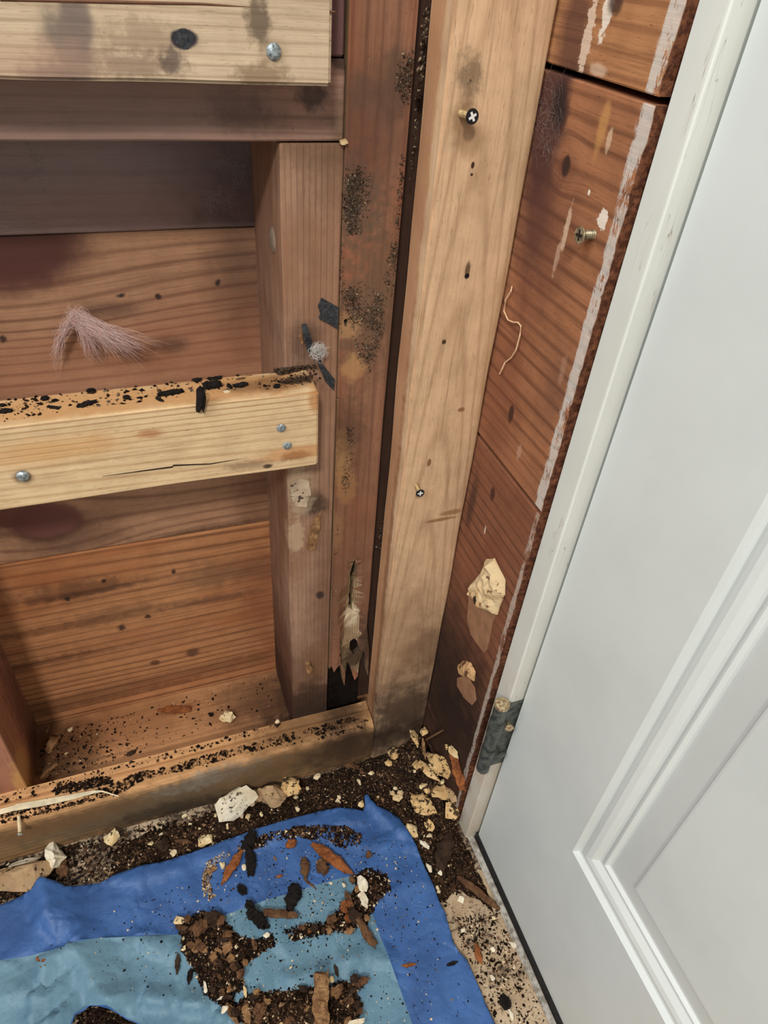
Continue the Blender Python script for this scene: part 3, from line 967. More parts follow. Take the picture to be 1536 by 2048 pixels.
# decayed core behind
box_bm((CX0, 0.0125, 0.0455), (CX1, 0.0915, 0.30), 0, bm=pbm)
for f in pbm.faces:
    if all(v.co.y > 0.0124 for v in f.verts):
        f.material_index = 2
nf = len(pbm.faces)
box_bm((CX0, 0.0125, 0.3001), (CX1, 0.0915, 1.0), 0, bm=pbm)
for f in list(pbm.faces)[nf:]:
    f.material_index = 2
post_m = wood('corner_post_wood', (158, 104, 74), (108, 64, 46), 'z', 'x', 70, 1.2, 0.55, 111, stains_and_shade=[
    (p0(790, 170), (0.012, 0.05, 0.022), (92, 72, 58), 0.75, 0.9, 120, .8), (p0(770, 560), (0.02, 0.05, 0.05), (104, 78, 60), 0.7, 1.0, 160, .9),
    (p0(715, 400), (0.02, 0.05, 0.035), (96, 78, 64), 0.85, .9, 160, .9), (p0(720, 640), (0.03, 0.05, 0.05), (108, 82, 64), 0.85, .9, 160, .9),
    (p0(705, 735), (0.010, 0.05, 0.011), (186, 142, 94), 0.6, 0.8, 140, 1.0), (p0(695, 655), (0.010, 0.05, 0.010), (180, 138, 96), 0.6, 0.8, 140, 1.0),
    (p0(685, 920), (0.007, 0.05, 0.03), (176, 136, 94), 0.85, 0.5, 100, .7), (p0(693, 975), (0.009, 0.05, 0.018), (170, 128, 86), 0.8, 0.5, 120, .8),
    (p0(672, 1060), (0.007, 0.05, 0.02), (162, 122, 84), 0.7, 0.6, 120, .9), (p0(700, 860), (0.016, 0.05, 0.03), (96, 70, 54), 0.7, 1.0, 160, .9),
    (p0(690, 1200), (0.04, 0.05, 0.07), (112, 78, 58), 0.6, .9), (p0(730, 1290), (0.018, 0.05, 0.05), (66, 50, 40), 0.85, 1.0, 100, .8), (p0(690, 1060), (0.03, 0.05, 0.07), (112, 72, 52), 0.4, 1.0),
    (p0(740, 260), (0.03, 0.05, 0.03), (92, 66, 58), 0.55, 1.0), (p0(720, 180), (0.012, 0.05, 0.01), (96, 76, 64), 0.6, 1., 160, .8)],
    tint=(164, 96, 66), speck=0.7, specks_col=(72, 56, 44))
rot_pale = wood('rot_pale', (176, 142, 100), (92, 64, 42), 'z', 'x', 200, 2.4, 0.8, 121, speck=0.6, stains_and_shade=[
    (p0(705, 1240), (0.008, 0.05, 0.02), (206, 188, 158), 0.8, .6), (p0(715, 1320), (0.02, 0.05, 0.02), (58, 42, 32), 0.85, .9)])
rot_dark = plain('rot_dark', (36, 27, 22), 0.95, 120, 0.35, 0.1, 0.8, c2=(20, 16, 14))
post = bm_obj('corner_post', pbm, [post_m, rot_pale, rot_dark])
tag(post, 'reddish corner post with a rotted hollow foot and holes, right of the middle stud', 'post')

# corner furring strip against the right wall
FX0, FX1, FY0, FY1 = -0.0614, -0.0008, -0.032, -0.001


def pf(px, py):
    return tuple(PY(px, py, FY0))


m = wood('furring_corner', (226, 180, 134), (164, 116, 76), 'z', 'x', 70, 1.0, 0.42, 131, cathedral=(-0.026, 26.0), bstr=0.3, stains_and_shade=[
    (pf(810, 1420), (0.06, 0.05, 0.07), (60, 44, 36), 0.9, 1.0, 50, .8), (pf(855, 1300), (0.03, 0.05, 0.04), (92, 66, 50), 0.6, 1.0, 60, .8), (pf(800, 1470), (0.08, 0.05, 0.03), (44, 32, 26), 0.85, 1.0, 60, .6),
    (pf(800, 1290), (0.06, 0.05, 0.09), (128, 92, 64), 0.4, 1.0, 60, .6),
    (pf(937, 155), (0.008, 0.05, 0.012), (124, 102, 78), 0.8, 0.7, 200, .9), (pf(925, 240), (0.008, 0.05, 0.012), (138, 106, 74), 0.7, .9, 120, .6),
    (pf(940, 280), (0.01, 0.05, 0.01), (150, 116, 84), 0.6, .9, 120, .6), (pf(935, 541), (0.002, 0.05, 0.006), (88, 66, 46), 0.9, .6, 120, .3), (pf(934, 552), (0.0019, 0.05, 0.0019), (24, 18, 16), 1, .3, 120, .1),
    (pf(888, 684), (0.0017, 0.05, 0.0019), (70, 52, 36), 1, .4, 120, .1), (pf(923, 820), (0.003, 0.05, 0.002), (138, 96, 62), .9, .4, 120, .3),
    (pf(945, 330), (0.0012, 0.05, 0.002), (70, 48, 34), 1, .4, 120, .2), (pf(943, 349), (0.001, 0.05, 0.001), (70, 48, 34), 1, .4, 120, .2),
    (pf(858, 925), (0.002, 0.05, 0.004), (128, 84, 52), .9, .4, 120, .3), (pf(905, 1025), (0.012, 0.05, 0.003), (150, 106, 70), .8, .7, 120, .4), (pf(880, 1040), (0.016, 0.05, 0.002), (140, 96, 62), .8, .5, 90, .5),
    ((FX0, -0.012, 0.5), (0.003, 0.011, 1.0), (172, 120, 84), 0.7, 0.4, 40, .5), ((FX0, -0.02, 0.2), (0.003, 0.005, 0.3), (120, 80, 54), 0.6, 0.8, 120, .9),
    ((FX1, -0.032, 0.55), (0.006, 0.05, 0.3), (150, 112, 76), 0.5, 1.0)],
    speck=0.2, fine=0.25)
fur_c = bm_obj('furring_strip', box_bm((FX0, FY0, 0.001), (FX1, FY1, 1.0), 0.0016, 2, 50, 0.0009, 12), m)
tag(fur_c, 'pale upright furring strip in the corner, with two protruding black screws', 'furring strip')

# horizontal furring strips
m = wood('furring_mid', (228, 192, 140), (180, 124, 72), 'x', 'z', 120, 3.4, 0.75, 143, stains_and_shade=[
    (pf(590, 912), (0.012, 0.012, 0.004), (86, 66, 52), 0.85, .8, 160, .8), (pf(535, 932), (0.004, 0.012, 0.002), (44, 34, 28), 0.95, .6), (pf(500, 930), (0.02, 0.012, 0.004), (130, 104, 80), 0.7, .9, 160, .8),
    (pf(300, 868), (0.009, 0.012, 0.004), (164, 104, 66), 0.7, .7, 80, .6), (pf(600, 905), (0.035, 0.012, 0.006), (190, 128, 76), 0.6, .8, 60, .4),
    (pf(45, 955), (0.006, 0.012, 0.005), (92, 74, 60), 0.7, .8, 120, .5), (pf(100, 900), (0.05, 0.012, 0.01), (198, 148, 92), 0.6, 1.0),
    ((-0.30, -0.016, 0.502), (0.4, 0.018, 0.002), (190, 132, 76), 0.7, .5, 60, .5), ((-0.16, -0.016, 0.502), (0.035, 0.012, 0.004), (122, 86, 56), 0.8, .8, 90, .6), (pf(632, 800), (0.006, .012, .01), (180, 126, 76), .8, .7)],
    speck=0.3, fine=0.18)
fur_m = bm_obj('furring_strip', box_bm((-0.93, FY0, 0.4390), (-0.1303, -0.0002, 0.5010), 0.0014, 2, 40, 0.0009, 15), m)
tag(fur_m, 'pale yellow horizontal furring strip at mid height, littered with black crumbs on top', 'furring strip')
cr = bmesh.new()
cpts = [pf(205, 953), pf(300, 940), pf(345, 934), pf(347, 931), pf(420, 928), pf(500, 915)]
add_tube(cr, [(a[0], a[1] + 0.0001, a[2]) for a in cpts], [0.0001, 0.0004, 0.0005, 0.0005, 0.0004, 0.0001], 5)
o = bm_obj('crack', cr, M['soil_dark'], fur_m)

m = wood('furring_top', (206, 178, 142), (164, 130, 98), 'x', 'z', 110, 1.6, 0.5, 151, stains_and_shade=[
    (pf(140, 75), (0.012, 0.012, 0.014), (104, 92, 84), 0.85, .8, 90, .7), (pf(150, 110), (0.006, 0.012, 0.02), (120, 106, 96), 0.7, .7, 90, .5), (pf(105, 155), (0.012, 0.012, 0.008), (96, 84, 80), 0.8, .8, 120, .8), (pf(155, 30), (0.006, 0.012, 0.02), (120, 104, 96), 0.8, .7, 120, .5),
    (pf(515, 45), (0.006, 0.012, 0.01), (96, 80, 66), 0.85, .7, 200, .9), (pf(300, 75), (0.02, 0.012, 0.008), (150, 128, 106), 0.7, .9, 200, .9), (pf(270, 130), (0.02, 0.012, 0.006), (132, 108, 90), 0.7, .8, 200, 1.0),
    (pf(345, 125), (0.006, 0.012, 0.006), (96, 80, 72), 0.8, .8, 200, .9), (pf(525, 150), (0.014, 0.012, 0.006), (132, 108, 84), 0.8, .8, 240, 1.0), (pf(60, 120), (0.03, 0.012, 0.01), (176, 138, 118), 0.5, 1.0), (pf(369, 78), (0.0062, 0.012, 0.0045), (50, 46, 52), 1, .3, 120, .4),
    (pf(547, 102), (0.007, 0.012, 0.006), (160, 138, 112), 0.6, .9)],
    speck=0.3, fine=0.2)
fur_t = bm_obj('furring_strip', box_bm((-0.93, FY0, 0.6785), (-0.1256, -0.0002, 0.7405), 0.0016, 2, 40, 0.0009, 17), m)
tag(fur_t, 'pale weathered horizontal furring strip at the top, nailed over the sill timber', 'furring strip')
cr = bmesh.new()
add_tube(cr, [pf(0, -1), pf(180, 3), pf(400, 8), pf(670, 24)], [0.0007, 0.0008, 0.0006, 0.0005], 5)
o = bm_obj('crack', cr, plain('crack_line', (112, 78, 58), 0.9), fur_t)

# base furring strip, groove along its top
m = wood('furring_base', (224, 160, 96), (166, 106, 58), 'x', 'z', 120, 2.0, 0.6, 161, stains_and_shade=[
    ((-0.30, -0.0325, 0.030), (0.6, 0.0062, 0.033), (108, 88, 62), 0.74, .5, 90, .7), (pf(350, 1600), (0.16, 0.008, 0.026), (98, 84, 66), 0.75, .8, 60, .8), (pf(430, 1555), (0.06, 0.010, 0.014), (140, 134, 122), 0.85, .8, 110, 1.0), (pf(380, 1620), (0.05, 0.010, 0.012), (58, 50, 42), 0.75, .9, 110, 1.0), (pf(330, 1620), (0.06, 0.010, 0.016), (60, 48, 38), 0.8, .9, 90, .8),
    (pf(620, 1510), (0.14, 0.010, 0.03), (112, 84, 56), 0.75, .9, 60, .6), (pf(700, 1500), (0.06, 0.010, 0.04), (64, 46, 34), 0.8, .9, 60, .6), (pf(100, 1650), (0.10, 0.010, 0.016), (118, 86, 56), 0.75, 1.0, 60, .7), (pf(300, 1650), (0.3, 0.010, 0.009), (40, 30, 24), 0.85, .9, 60, .7),
    ((-0.13, -0.016, 0.073), (0.08, 0.03, 0.008), (120, 86, 56), 0.85, .9, 120, .6), ((-0.27, -0.024, 0.073), (0.10, 0.008, 0.006), (164, 120, 78), 0.6, .9, 120, .6), ((-0.09, -0.01, 0.06), (0.03, 0.04, 0.03), (60, 42, 32), 0.8, .9, 60, .6)],
    speck=1.0, fine=0.25)
bb = bmesh.new()
n = 90
rr = []
for k in range(n + 1):
    x = -0.93 + (-0.0625 + 0.93) * k / n
    def nz(a, s, amp):
        return noise.noise(Vector((x * s, a, 0.3))) * amp
    er = max(0.0, noise.noise(Vector((x * 30, 5, 1)))) * 0.004 + (0.003 if x > -0.30 else 0)
    prof2 = [(-0.0002, 0.001), (-0.0002, 0.0735 + nz(1, 20, .0006)), (-0.0095, 0.0730), (-0.0102 + nz(7, 25, .0008), 0.0695), (-0.0115 + nz(8, 25, .0008), 0.0696), (-0.0122, 0.0722 + nz(2, 40, .0008)),
             (-0.0255 + er * .3, 0.0716 + nz(3, 60, .001)), (-0.0310, 0.0690 - er), (-0.0320 + nz(4, 40, .0005), 0.0640 - er), (-0.0320 + nz(5, 30, .0006), 0.035), (-0.0320, 0.012), (-0.0305, 0.001)]
    rr.append([bb.verts.new((x, y, z)) for y, z in prof2])
for r0, r1 in zip(rr, rr[1:]):
    for k in range(len(prof2)):
        bb.faces.new((r0[k], r0[(k + 1) % len(prof2)], r1[(k + 1) % len(prof2)], r1[k]))
bb.faces.new(rr[0])
bb.faces.new(rr[-1][::-1])
fur_b = bm_obj('furring_strip', bb, m)
tag(fur_b, 'weathered grooved furring strip along the floor, grey with rot on its front', 'furring strip')


# ------------------------------------------------------------------ fasteners (parts of the boards they are driven into)
def screw(parent, base, axis, out, r, mats, label, recess=True, spin=0.4, tilt=None):
    ax = Vector(axis).normalized()
    ad = Vector(tilt).normalized() if tilt else ax
    base = Vector(base)
    b = bmesh.new()
    add_cyl(b, base - ad * 0.004, ad, r * 0.42, r * 0.42, out + 0.004, 12, 1)
    # thread ridges on the exposed shank
    k = 0.0
    while k < out - r * 0.5:
        add_cyl(b, base + ad * k, ad, r * 0.55, r * 0.42, 0.0007, 12, 1)
        k += 0.0013
    add_cyl(b, base + ad * (out - r * 0.45), ad, r * 0.45, r, r * 0.45, 24, 0)
    add_cyl(b, base + ad * out, ad, r, r * 0.96, 0.0006, 24, 0)
    o = bm_obj('screw', b, mats[:2], parent)
    tag(o, label)
    if recess:
        q = ad.to_track_quat('Z', 'Y')
        c = bmesh.new()
        for a in (spin, spin + math.pi / 2):
            d1 = Vector((math.cos(a), math.sin(a), 0))
            d2 = Vector((-math.sin(a), math.cos(a), 0))
            tip = base + ad * (out + 0.00062)
            pts = [tip + q @ (d1 * s1 * r * 0.62 + d2 * s2 * r * 0.17) for s1, s2 in ((-1, -1), (1, -1), (1, 1), (-1, 1))]
            lo = [c.verts.new(p) for p in pts]
            hi = [c.verts.new(p + ad * (0.00008 if a == spin else 0.0001)) for p in pts]
            c.faces.new(hi)
            for i in range(4):
                c.faces.new((lo[i], lo[(i + 1) % 4], hi[(i + 1) % 4], hi[i]))
        bm_obj('screw_recess', c, mats[2], o)
    return o


SB = [M['screw_black'], M['shank'], M['screw_recess']]
screw(fur_c, pf(921, 226), (0, -1, 0), 0.0125, 0.0040, SB, 'upper black cross-head screw standing out of the strip', spin=0.5, tilt=(0.10, -1, 0.05))
screw(fur_c, pf(832, 969), (0, -1, 0), 0.0105, 0.0036, SB, 'lower black cross-head screw with a yellow shank', spin=0.05, tilt=(-0.05, -1, -0.05))
midb = bpy.data.objects['sheathing_board.001']
screw(midb, px_x(1187, 469), (-1, 0, 0), 0.0085, 0.0046, [M['screw_brass'], M['screw_brass'], M['screw_black']], 'tarnished cross-head screw standing out of the board', spin=0.15)
screw(fur_b, pf(38, 1640), (0, -1, 0), 0.013, 0.0034, [M['screw_brass'], M['cream'], M['screw_recess']], 'pale bent screw standing out of the strip', spin=0.3, tilt=(0.05, -1, -0.25))


def nail(parent, base, axis, r, mat, h=0.0016, label=None):
    b = bmesh.new()
    ax = Vector(axis)
    add_cyl(b, Vector(base) - ax * 0.002, ax, r * 0.45, r * 0.45, 0.003, 10)
    add_dome(b, Vector(base) + ax * 0.0008, ax, r, h, 16)
    o = bm_obj('nail', b, mat, parent)
    if label:
        tag(o, label)
    return o


nail(fur_m, pf(562, 855), (0, -1, 0), 0.0033, M['galv'], .0012, 'upper galvanised nail near the cut end')
nail(fur_m, pf(574, 890), (0, -1, 0), 0.0032, M['galv'], .0012, 'lower galvanised nail near the cut end')
nail(fur_m, pf(46, 950), (0, -1, 0), 0.0040, M['galv'], .0028, 'large galvanised nail at the left')
nail(fur_t, pf(547, 103), (0, -1, 0), 0.0038, M['galv'], .002, 'blue-grey nail head')
hb = bmesh.new()
add_cyl(hb, Vector(pf(369, 78)) + Vector((0, 0.0006, 0)), (0, -1, 0), 0.0045, 0.0042, 0.0008, 14)
bm_obj('knot_hole', hb, M['felt'], fur_t)
# grey glue disc on the side of the stud
gc = PX(546, 480, SX0)
gb = bmesh.new()
add_dome(gb, gc, (-1, 0, 0), 0.0085, 0.002, 18)
o = bm_obj('glue_drip', gb, plain('grey_glue', (140, 122, 108), 0.6, 120, .15), studA)
tag(o, 'grey oval glue drip on the side')


# ------------------------------------------------------------------ irregular solids
def shard(name, c, sx, sy, sz, mat, seed, rot=0.0, tilt=(0, 0), rough=0.0, npts=13, parent=None):
    """broken lump: convex hull of scattered points, roughened; c is its underside"""
    rnd = random.Random(seed)
    b = bmesh.new()
    for _ in range(npts):
        t = rnd.uniform(0, 2 * math.pi)
        u = rnd.uniform(-1, 1)
        s = math.sqrt(1 - u * u)
        k = rnd.uniform(0.78, 1.05)
        b.verts.new((sx * s * math.cos(t) * k, sy * s * math.sin(t) * k, sz * u * k))
    r = bmesh.ops.convex_hull(b, input=list(b.verts))
    junk = [g for g in r['geom_interior'] if isinstance(g, bmesh.types.BMVert)]
    bmesh.ops.delete(b, geom=junk, context='VERTS')
    if max(sx, sy) > 0.004:
        bmesh.ops.subdivide_edges(b, edges=list(b.edges), cuts=2 if max(sx, sy) > .008 else 1, use_grid_fill=True)
        bmesh.ops.triangulate(b, faces=list(b.faces))
        rr_ = max(rough, 0.10)
        for v in b.verts:
            v.co += noise.noise_vector(v.co * (2.2 / max(sx, sy)) + Vector((seed, seed * 2, 0))) * min(sx, sy, sz * 1.6) * rr_ * 1.6
            v.co += noise.noise_vector(v.co * (7 / max(sx, sy)) + Vector((seed, 3, seed))) * min(sx, sy, sz * 1.6) * rr_ * 0.6
    mt = Matrix.Rotation(rot, 3, 'Z') @ Matrix.Rotation(tilt[0], 3, 'X') @ Matrix.Rotation(tilt[1], 3, 'Y')
    zmin = 9
    for v in b.verts:
        v.co = mt @ v.co
        zmin = min(zmin, v.co.z)
    for v in b.verts:
        v.co += Vector((c[0], c[1], c[2] - zmin - 0.0003))
    return bm_obj(name, b, mat, parent, origin=(c[0], c[1], c[2]))


def splinter(name, a, b_, width, thick, mat, seed, bow=0.0, taper=(0.35, 0.2), parent=None, n=16):
    """sliver of split wood from a to b_ (points on its underside)"""
    rnd = random.Random(seed)
    a = Vector(a)
    b_ = Vector(b_)
    d = b_ - a
    L = d.length
    d.normalize()
    s = d.cross(Vector((0, 0, 1))).normalized()
    u = s.cross(d)
    b = bmesh.new()
    prev = None
    ns = 8
    for i in range(n + 1):
        f = i / n
        e = min(1, taper[0] + (1 - taper[0]) * f / 0.25) if f < 0.25 else (min(1, taper[1] + (1 - taper[1]) * (1 - f) / 0.3) if f > 0.7 else 1)
        wv = noise.noise(Vector((f * 4, seed, 0.5)))
        ctr = a + d * (L * f) + s * (wv * width * 0.12) + u * (thick * 0.5 + bow * math.sin(f * math.pi))
        ring = []
        for k in range(ns):
            t = 2 * math.pi * (k + 0.5) / ns
            jw = 1 + 0.30 * noise.noise(Vector((k * 3.1 + seed, f * 6, 1.3))) + 0.28 * noise.noise(Vector((k * 5.3 + seed, f * 19, 4.1)))
            cx = max(-0.8, min(0.8, math.cos(t) * 1.2)) * width * 0.55 * e * jw
            cz = max(-0.75, min(0.75, math.sin(t) * 1.2)) * thick * 0.62 * (0.5 + 0.5 * e) * jw
            along = rnd.uniform(-1, 1) * width * 0.3 if i in (0, n) else 0
            ring.append(b.verts.new(ctr + s * cx + u * cz + d * along))
        if prev:
            for k in range(ns):
                b.faces.new((prev[k], prev[(k + 1) % ns], ring[(k + 1) % ns], ring[k]))
        else:
            b.faces.new(ring[::-1])
        prev = ring
    b.faces.new(prev)
    return bm_obj(name, b, mat, parent, origin=a.lerp(b_, 0.5))


def granules(name, places, mats, weights, size, seed, flat=0.7, normal=(0, 0, 1), extra=None, parent=None):
    """many tiny irregular crumbs as one object; places = list of (x,y,z)"""
    rnd = np.random.RandomState(seed)
    n = len(places)
    if n == 0:
        return None
    P = np.array(places)
    base = np.array([[1, 0, 0], [-1, 0, 0], [0, 1, 0], [0, -1, 0], [0, 0, 1], [0, 0, -1]], float)
    fidx = np.array([[0, 2, 4], [2, 1, 4], [1, 3, 4], [3, 0, 4], [2, 0, 5], [1, 2, 5], [3, 1, 5], [0, 3, 5]])
    V = np.repeat(base[None], n, 0) * rnd.uniform(0.6, 1.25, (n, 6, 1)) + rnd.uniform(-0.3, 0.3, (n, 6, 3))
    sz = size[0] + (size[1] - size[0]) * rnd.rand(n) ** 2.6
    el = np.stack([rnd.uniform(0.7, 1.7, n), rnd.uniform(0.6, 1.1, n), np.full(n, flat)], 1)
    V = V * (sz[:, None] * el)[:, None, :]
    th = rnd.rand(n) * 2 * math.pi
    c, s = np.cos(th), np.sin(th)
    X = V[..., 0] * c[:, None] - V[..., 1] * s[:, None]
    Y = V[..., 0] * s[:, None] + V[..., 1] * c[:, None]
    Z = V[..., 2] + (sz * flat * 0.55)[:, None]
    nrm = Vector(normal)
    if abs(nrm.z) > 0.9:
        W = np.stack([X, Y, Z], 2)
    elif abs(nrm.y) > 0.9:
        W = np.stack([X, Z * nrm.y, Y], 2)
    else:
        W = np.stack([Z * nrm.x, X, Y], 2)
    W = (W + P[:, None, :]).reshape(-1, 3)
    F = (fidx[None] + (np.arange(n) * 6)[:, None, None]).reshape(-1, 3)
    mi = np.repeat(rnd.choice(len(mats), n, p=np.array(weights) / sum(weights)), 8)
    V_, F_, MI = W.tolist(), F.tolist(), mi.tolist()
    if extra:
        ev, ef, em = extra
        o_ = len(V_)
        V_ += [tuple(v) for v in ev]
        F_ += [[i + o_ for i in f] for f in ef]
        MI += [em] * len(ef)
        mats = list(mats)
    return mesh_obj(name, V_, F_, mats, parent, None, MI)


# ------------------------------------------------------------------ the blue sheet
ZS = 0.010
out_px = [(-60, 1825), (0, 1807), (43, 1789), (84, 1763), (112, 1768), (133, 1776), (165, 1768), (199, 1763), (230, 1746), (285, 1730), (344, 1717), (430, 1687), (508, 1656), (560, 1641), (600, 1631),
          (630, 1623), (674, 1613), (705, 1615), (726, 1620), (730, 1608), (728, 1592), (735, 1586), (741, 1600), (756, 1612), (775, 1618), (800, 1633), (815, 1660), (833, 1690), (851, 1735), (866, 1764), (878, 1797), (891, 1823), (908, 1884),
          (920, 1903), (935, 1917), (952, 1957), (976, 2012), (993, 2048), (1015, 2100), (900, 2160), (560, 2150), (470, 2110), (330, 2070), (250, 2035), (215, 2018), (180, 2014), (150, 2030), (140, 2060), (-60, 2110)]
lt_px = [(-58, 1938), (0, 1920), (60, 1911), (133, 1891), (195, 1877), (260, 1872), (351, 1867), (400, 1848), (453, 1826), (500, 1808), (547, 1793), (600, 1778), (658, 1760), (690, 1752), (716, 1746), (726, 1770), (744, 1822), (760, 1868), (778, 1918),
         (800, 1974), (826, 2048), (846, 2100), (560, 2148), (472, 2108), (332, 2068), (252, 2033), (216, 2016), (180, 2012), (148, 2028), (138, 2058), (-58, 2106)]
outw = [(PZ(a, c, ZS)[0], PZ(a, c, ZS)[1]) for a, c in out_px]
ltw = [(PZ(a, c, ZS)[0], PZ(a, c, ZS)[1]) for a, c in lt_px]
outw = rough_poly(outw, 0.006, 0.0006, 4)


def seg_d(x, y, a, c):
    dx, dy = c[0] - a[0], c[1] - a[1]
    L = dx * dx + dy * dy
    t = max(0, min(1, ((x - a[0]) * dx + (y - a[1]) * dy) / L))
    ex, ey = x - a[0] - t * dx, y - a[1] - t * dy
    side = (dx * (y - a[1]) - dy * (x - a[0])) / math.sqrt(L)
    return math.hypot(ex, ey), side, t


def w2(pts):
    return [(PZ(a, c, ZS)[0], PZ(a, c, ZS)[1]) for a, c in pts]


# creases: polyline, height, half width
CREASE = [(w2([(84, 1768), (96, 1830), (88, 1890), (70, 1960), (80, 2030)]), 0.017, 0.014), (w2([(150, 1900), (200, 1990), (206, 2020)]), 0.012, 0.012), (w2([(206, 2010), (250, 1999), (330, 2003), (400, 2014), (440, 2040)]), 0.010, 0.006),
          (w2([(590, 1968), (650, 1945), (710, 1922), (776, 1924)]), 0.007, 0.006), (w2([(720, 1690), (780, 1688), (832, 1694)]), 0.003, 0.006), (w2([(540, 1830), (560, 1890), (570, 1950)]), 0.004, 0.008),
          (w2([(280, 1880), (310, 1905), (345, 1910)]), 0.005, 0.006), (w2([(345, 1885), (300, 1870), (250, 1880)]), 0.003, 0.006), (w2([(60, 1900), (90, 1870), (100, 1830)]), 0.004, 0.01), (w2([(20, 1990), (80, 1960), (60, 2040)]), 0.005, 0.008),
          (w2([(735, 1600), (770, 1640), (810, 1668)]), 0.006, 0.005), (w2([(780, 1790), (850, 1760)]), 0.002, 0.008), (w2([(250, 1760), (360, 1735), (450, 1700)]), 0.0035, 0.008), (w2([(500, 1690), (640, 1640), (720, 1640)]), 0.0035, 0.007)]
HEAVY = w2([(560, 1830)])[0]


frnd = random.Random(17)
FOLDS = []
for _ in range(46):
    lx, ly = frnd.uniform(-0.47, -0.06), frnd.uniform(-0.34, -0.08)
    an = frnd.uniform(0, math.pi)
    FOLDS.append((lx, ly, math.cos(an), math.sin(an), frnd.uniform(.004, .011), frnd.uniform(.0008, .0036), frnd.uniform(.02, .07)))


def sheet_z(x, y):
    z = 0.0070 + 0.0010 * noise.noise(Vector((x * 16, y * 16, 1.0))) + 0.0003 * noise.noise(Vector((x * 60, y * 60, 4.0)))
    left = max(0.0, min(1.0, (-0.30 - x) / 0.1))
    rg = 1 - abs(noise.noise(Vector((x * 30 + 3, y * 30, 9))))
    for (lx, ly, ca, sa, hw, hh, ln) in FOLDS:
        u = (x - lx) * ca + (y - ly) * sa
        if abs(u) < ln:
            v = abs(-(x - lx) * sa + (y - ly) * ca + 0.003 * math.sin(u * 60 + lx * 99))
            if v < hw:
                z += hh * (1 - v / hw) * (1 - (u / ln) ** 2) * (0.35 + 0.65 * left)
    for pl, h, wd in CREASE:
        for a, c in zip(pl, pl[1:]):
            d, side, t = seg_d(x, y, a, c)
            if d < wd * 2.6:
                k = d / wd
                k *= 1.7 if side < 0 else 0.75
                z += h * max(0.0, 1 - abs(k) / 1.9) * (0.8 + 0.2 * rg)
                break
    return max(0.004, z)


sv, sf = cdt(outw, 0.0042, [ltw], 0.3, 5)
top = [(x, y, sheet_z(x, y)) for x, y in sv]
mi = []
for f in sf:
    cx = sum(sv[i][0] for i in f) / 3
    cy = sum(sv[i][1] for i in f) / 3
    mi.append(1 if inpoly(cx, cy, ltw) else 0)
nV = len(top)
verts = top + [(x, y, z - 0.0006) for x, y, z in top]
faces = [tuple(f) for f in sf] + [tuple(i + nV for i in reversed(f)) for f in sf]
mi2 = mi + [2] * len(sf)
ed = {}
for f in sf:
    for k in range(3):
        ed[(f[k], f[(k + 1) % 3])] = 1
for (a, c) in ed:
    if (c, a) not in ed:
        faces.append((c, a, a + nV, c + nV))
        mi2.append(0)
sheet = mesh_obj('drop_sheet', verts, faces, [M['sheet_blue'], M['sheet_light'], M['sheet_under']], None, None, mi2, True)
tag(sheet, 'creased blue plastic sheet with pale blue centre on the floor under soil and splinters', 'sheet')


# ------------------------------------------------------------------ soil on the floor
def heap_z(x, y, poly):
    d = polydist(x, y, poly)
    e = min(1.0, d / 0.022)
    if y > -0.06 or x > -0.014:
        e = max(e, min(1.0, 0.35 + d / 0.012))
    n1 = noise.noise(Vector((x * 30, y * 30, 7))) * 0.5 + 0.5
    n2 = noise.noise(Vector((x * 110, y * 110, 2)))
    n3 = noise.noise(Vector((x * 300, y * 300, 4)))
    corner = math.exp(-((x + 0.03) ** 2 + (y + 0.05) ** 2) / 0.006)
    mound = 0.042 * math.exp(-(x / 0.020) ** 2 - ((y + 0.078) / 0.036) ** 2) + 0.020 * math.exp(-(x / 0.045) ** 2 - ((y + 0.036) / 0.022) ** 2)
    return max(-0.001, e * mound * (0.85 + 0.3 * n1) + e * (0.001 + 0.005 * n1 + 0.0018 * n2 + 0.0008 * n3 + 0.008 * corner) - 0.0006)


soil_px = [(420, 1622), (480, 1575), (560, 1545), (640, 1520), (720, 1490), (780, 1440), (840, 1420), (890, 1420), (925, 1500), (930, 1600), (944, 1655), (970, 1715), (1000, 1790), (1000, 1822), (960, 1800), (920, 1785), (890, 1815),
           (862, 1800), (842, 1750), (820, 1700), (785, 1650), (730, 1625), (690, 1638), (560, 1668), (470, 1703), (400, 1722), (330, 1740), (230, 1772), (205, 1772), (230, 1690), (300, 1660), (380, 1640)]
soil2_px = [(-40, 1745), (40, 1690), (90, 1660), (160, 1650), (150, 1690), (115, 1760), (84, 1770), (30, 1800), (-40, 1825)]


def tow(pxs, z=0.0):
    return [(PZ(a, c, z)[0], PZ(a, c, z)[1]) for a, c in pxs]


def clipx(poly):
    return [(min(x, 0.0035), min(y, -0.0335)) for x, y in poly]


soilw = rough_poly(clipx(tow(soil_px, 0.004)), 0.006, 0.0022, 2)
soilw = [(min(x, -0.0004 if y > -0.131 else 0.0065), min(y, -0.0326)) for x, y in soilw]
soilw2 = [(x, min(y, -0.033)) for x, y in rough_poly(clipx(tow(soil2_px, 0.004)), 0.006, 0.003, 6)]


def scatter(poly, n, seed, zf, dens=None):
    rnd = random.Random(seed)
    xs = [p[0] for p in poly]
    ys = [p[1] for p in poly]
    out = []
    tries = 0
    while len(out) < n and tries < n * 30:
        tries += 1
        x = rnd.uniform(min(xs), max(xs))
        y = rnd.uniform(min(ys), max(ys))
        if not inpoly(x, y, poly):
            continue
        if dens and rnd.random() > dens(x, y):
            continue
        out.append((x, y, zf(x, y)))
    return out


def clump(x, y):
    return 0.15 + 0.85 * max(0, min(1, 0.5 + 1.4 * noise.noise(Vector((x * 40, y * 40, 11)))))


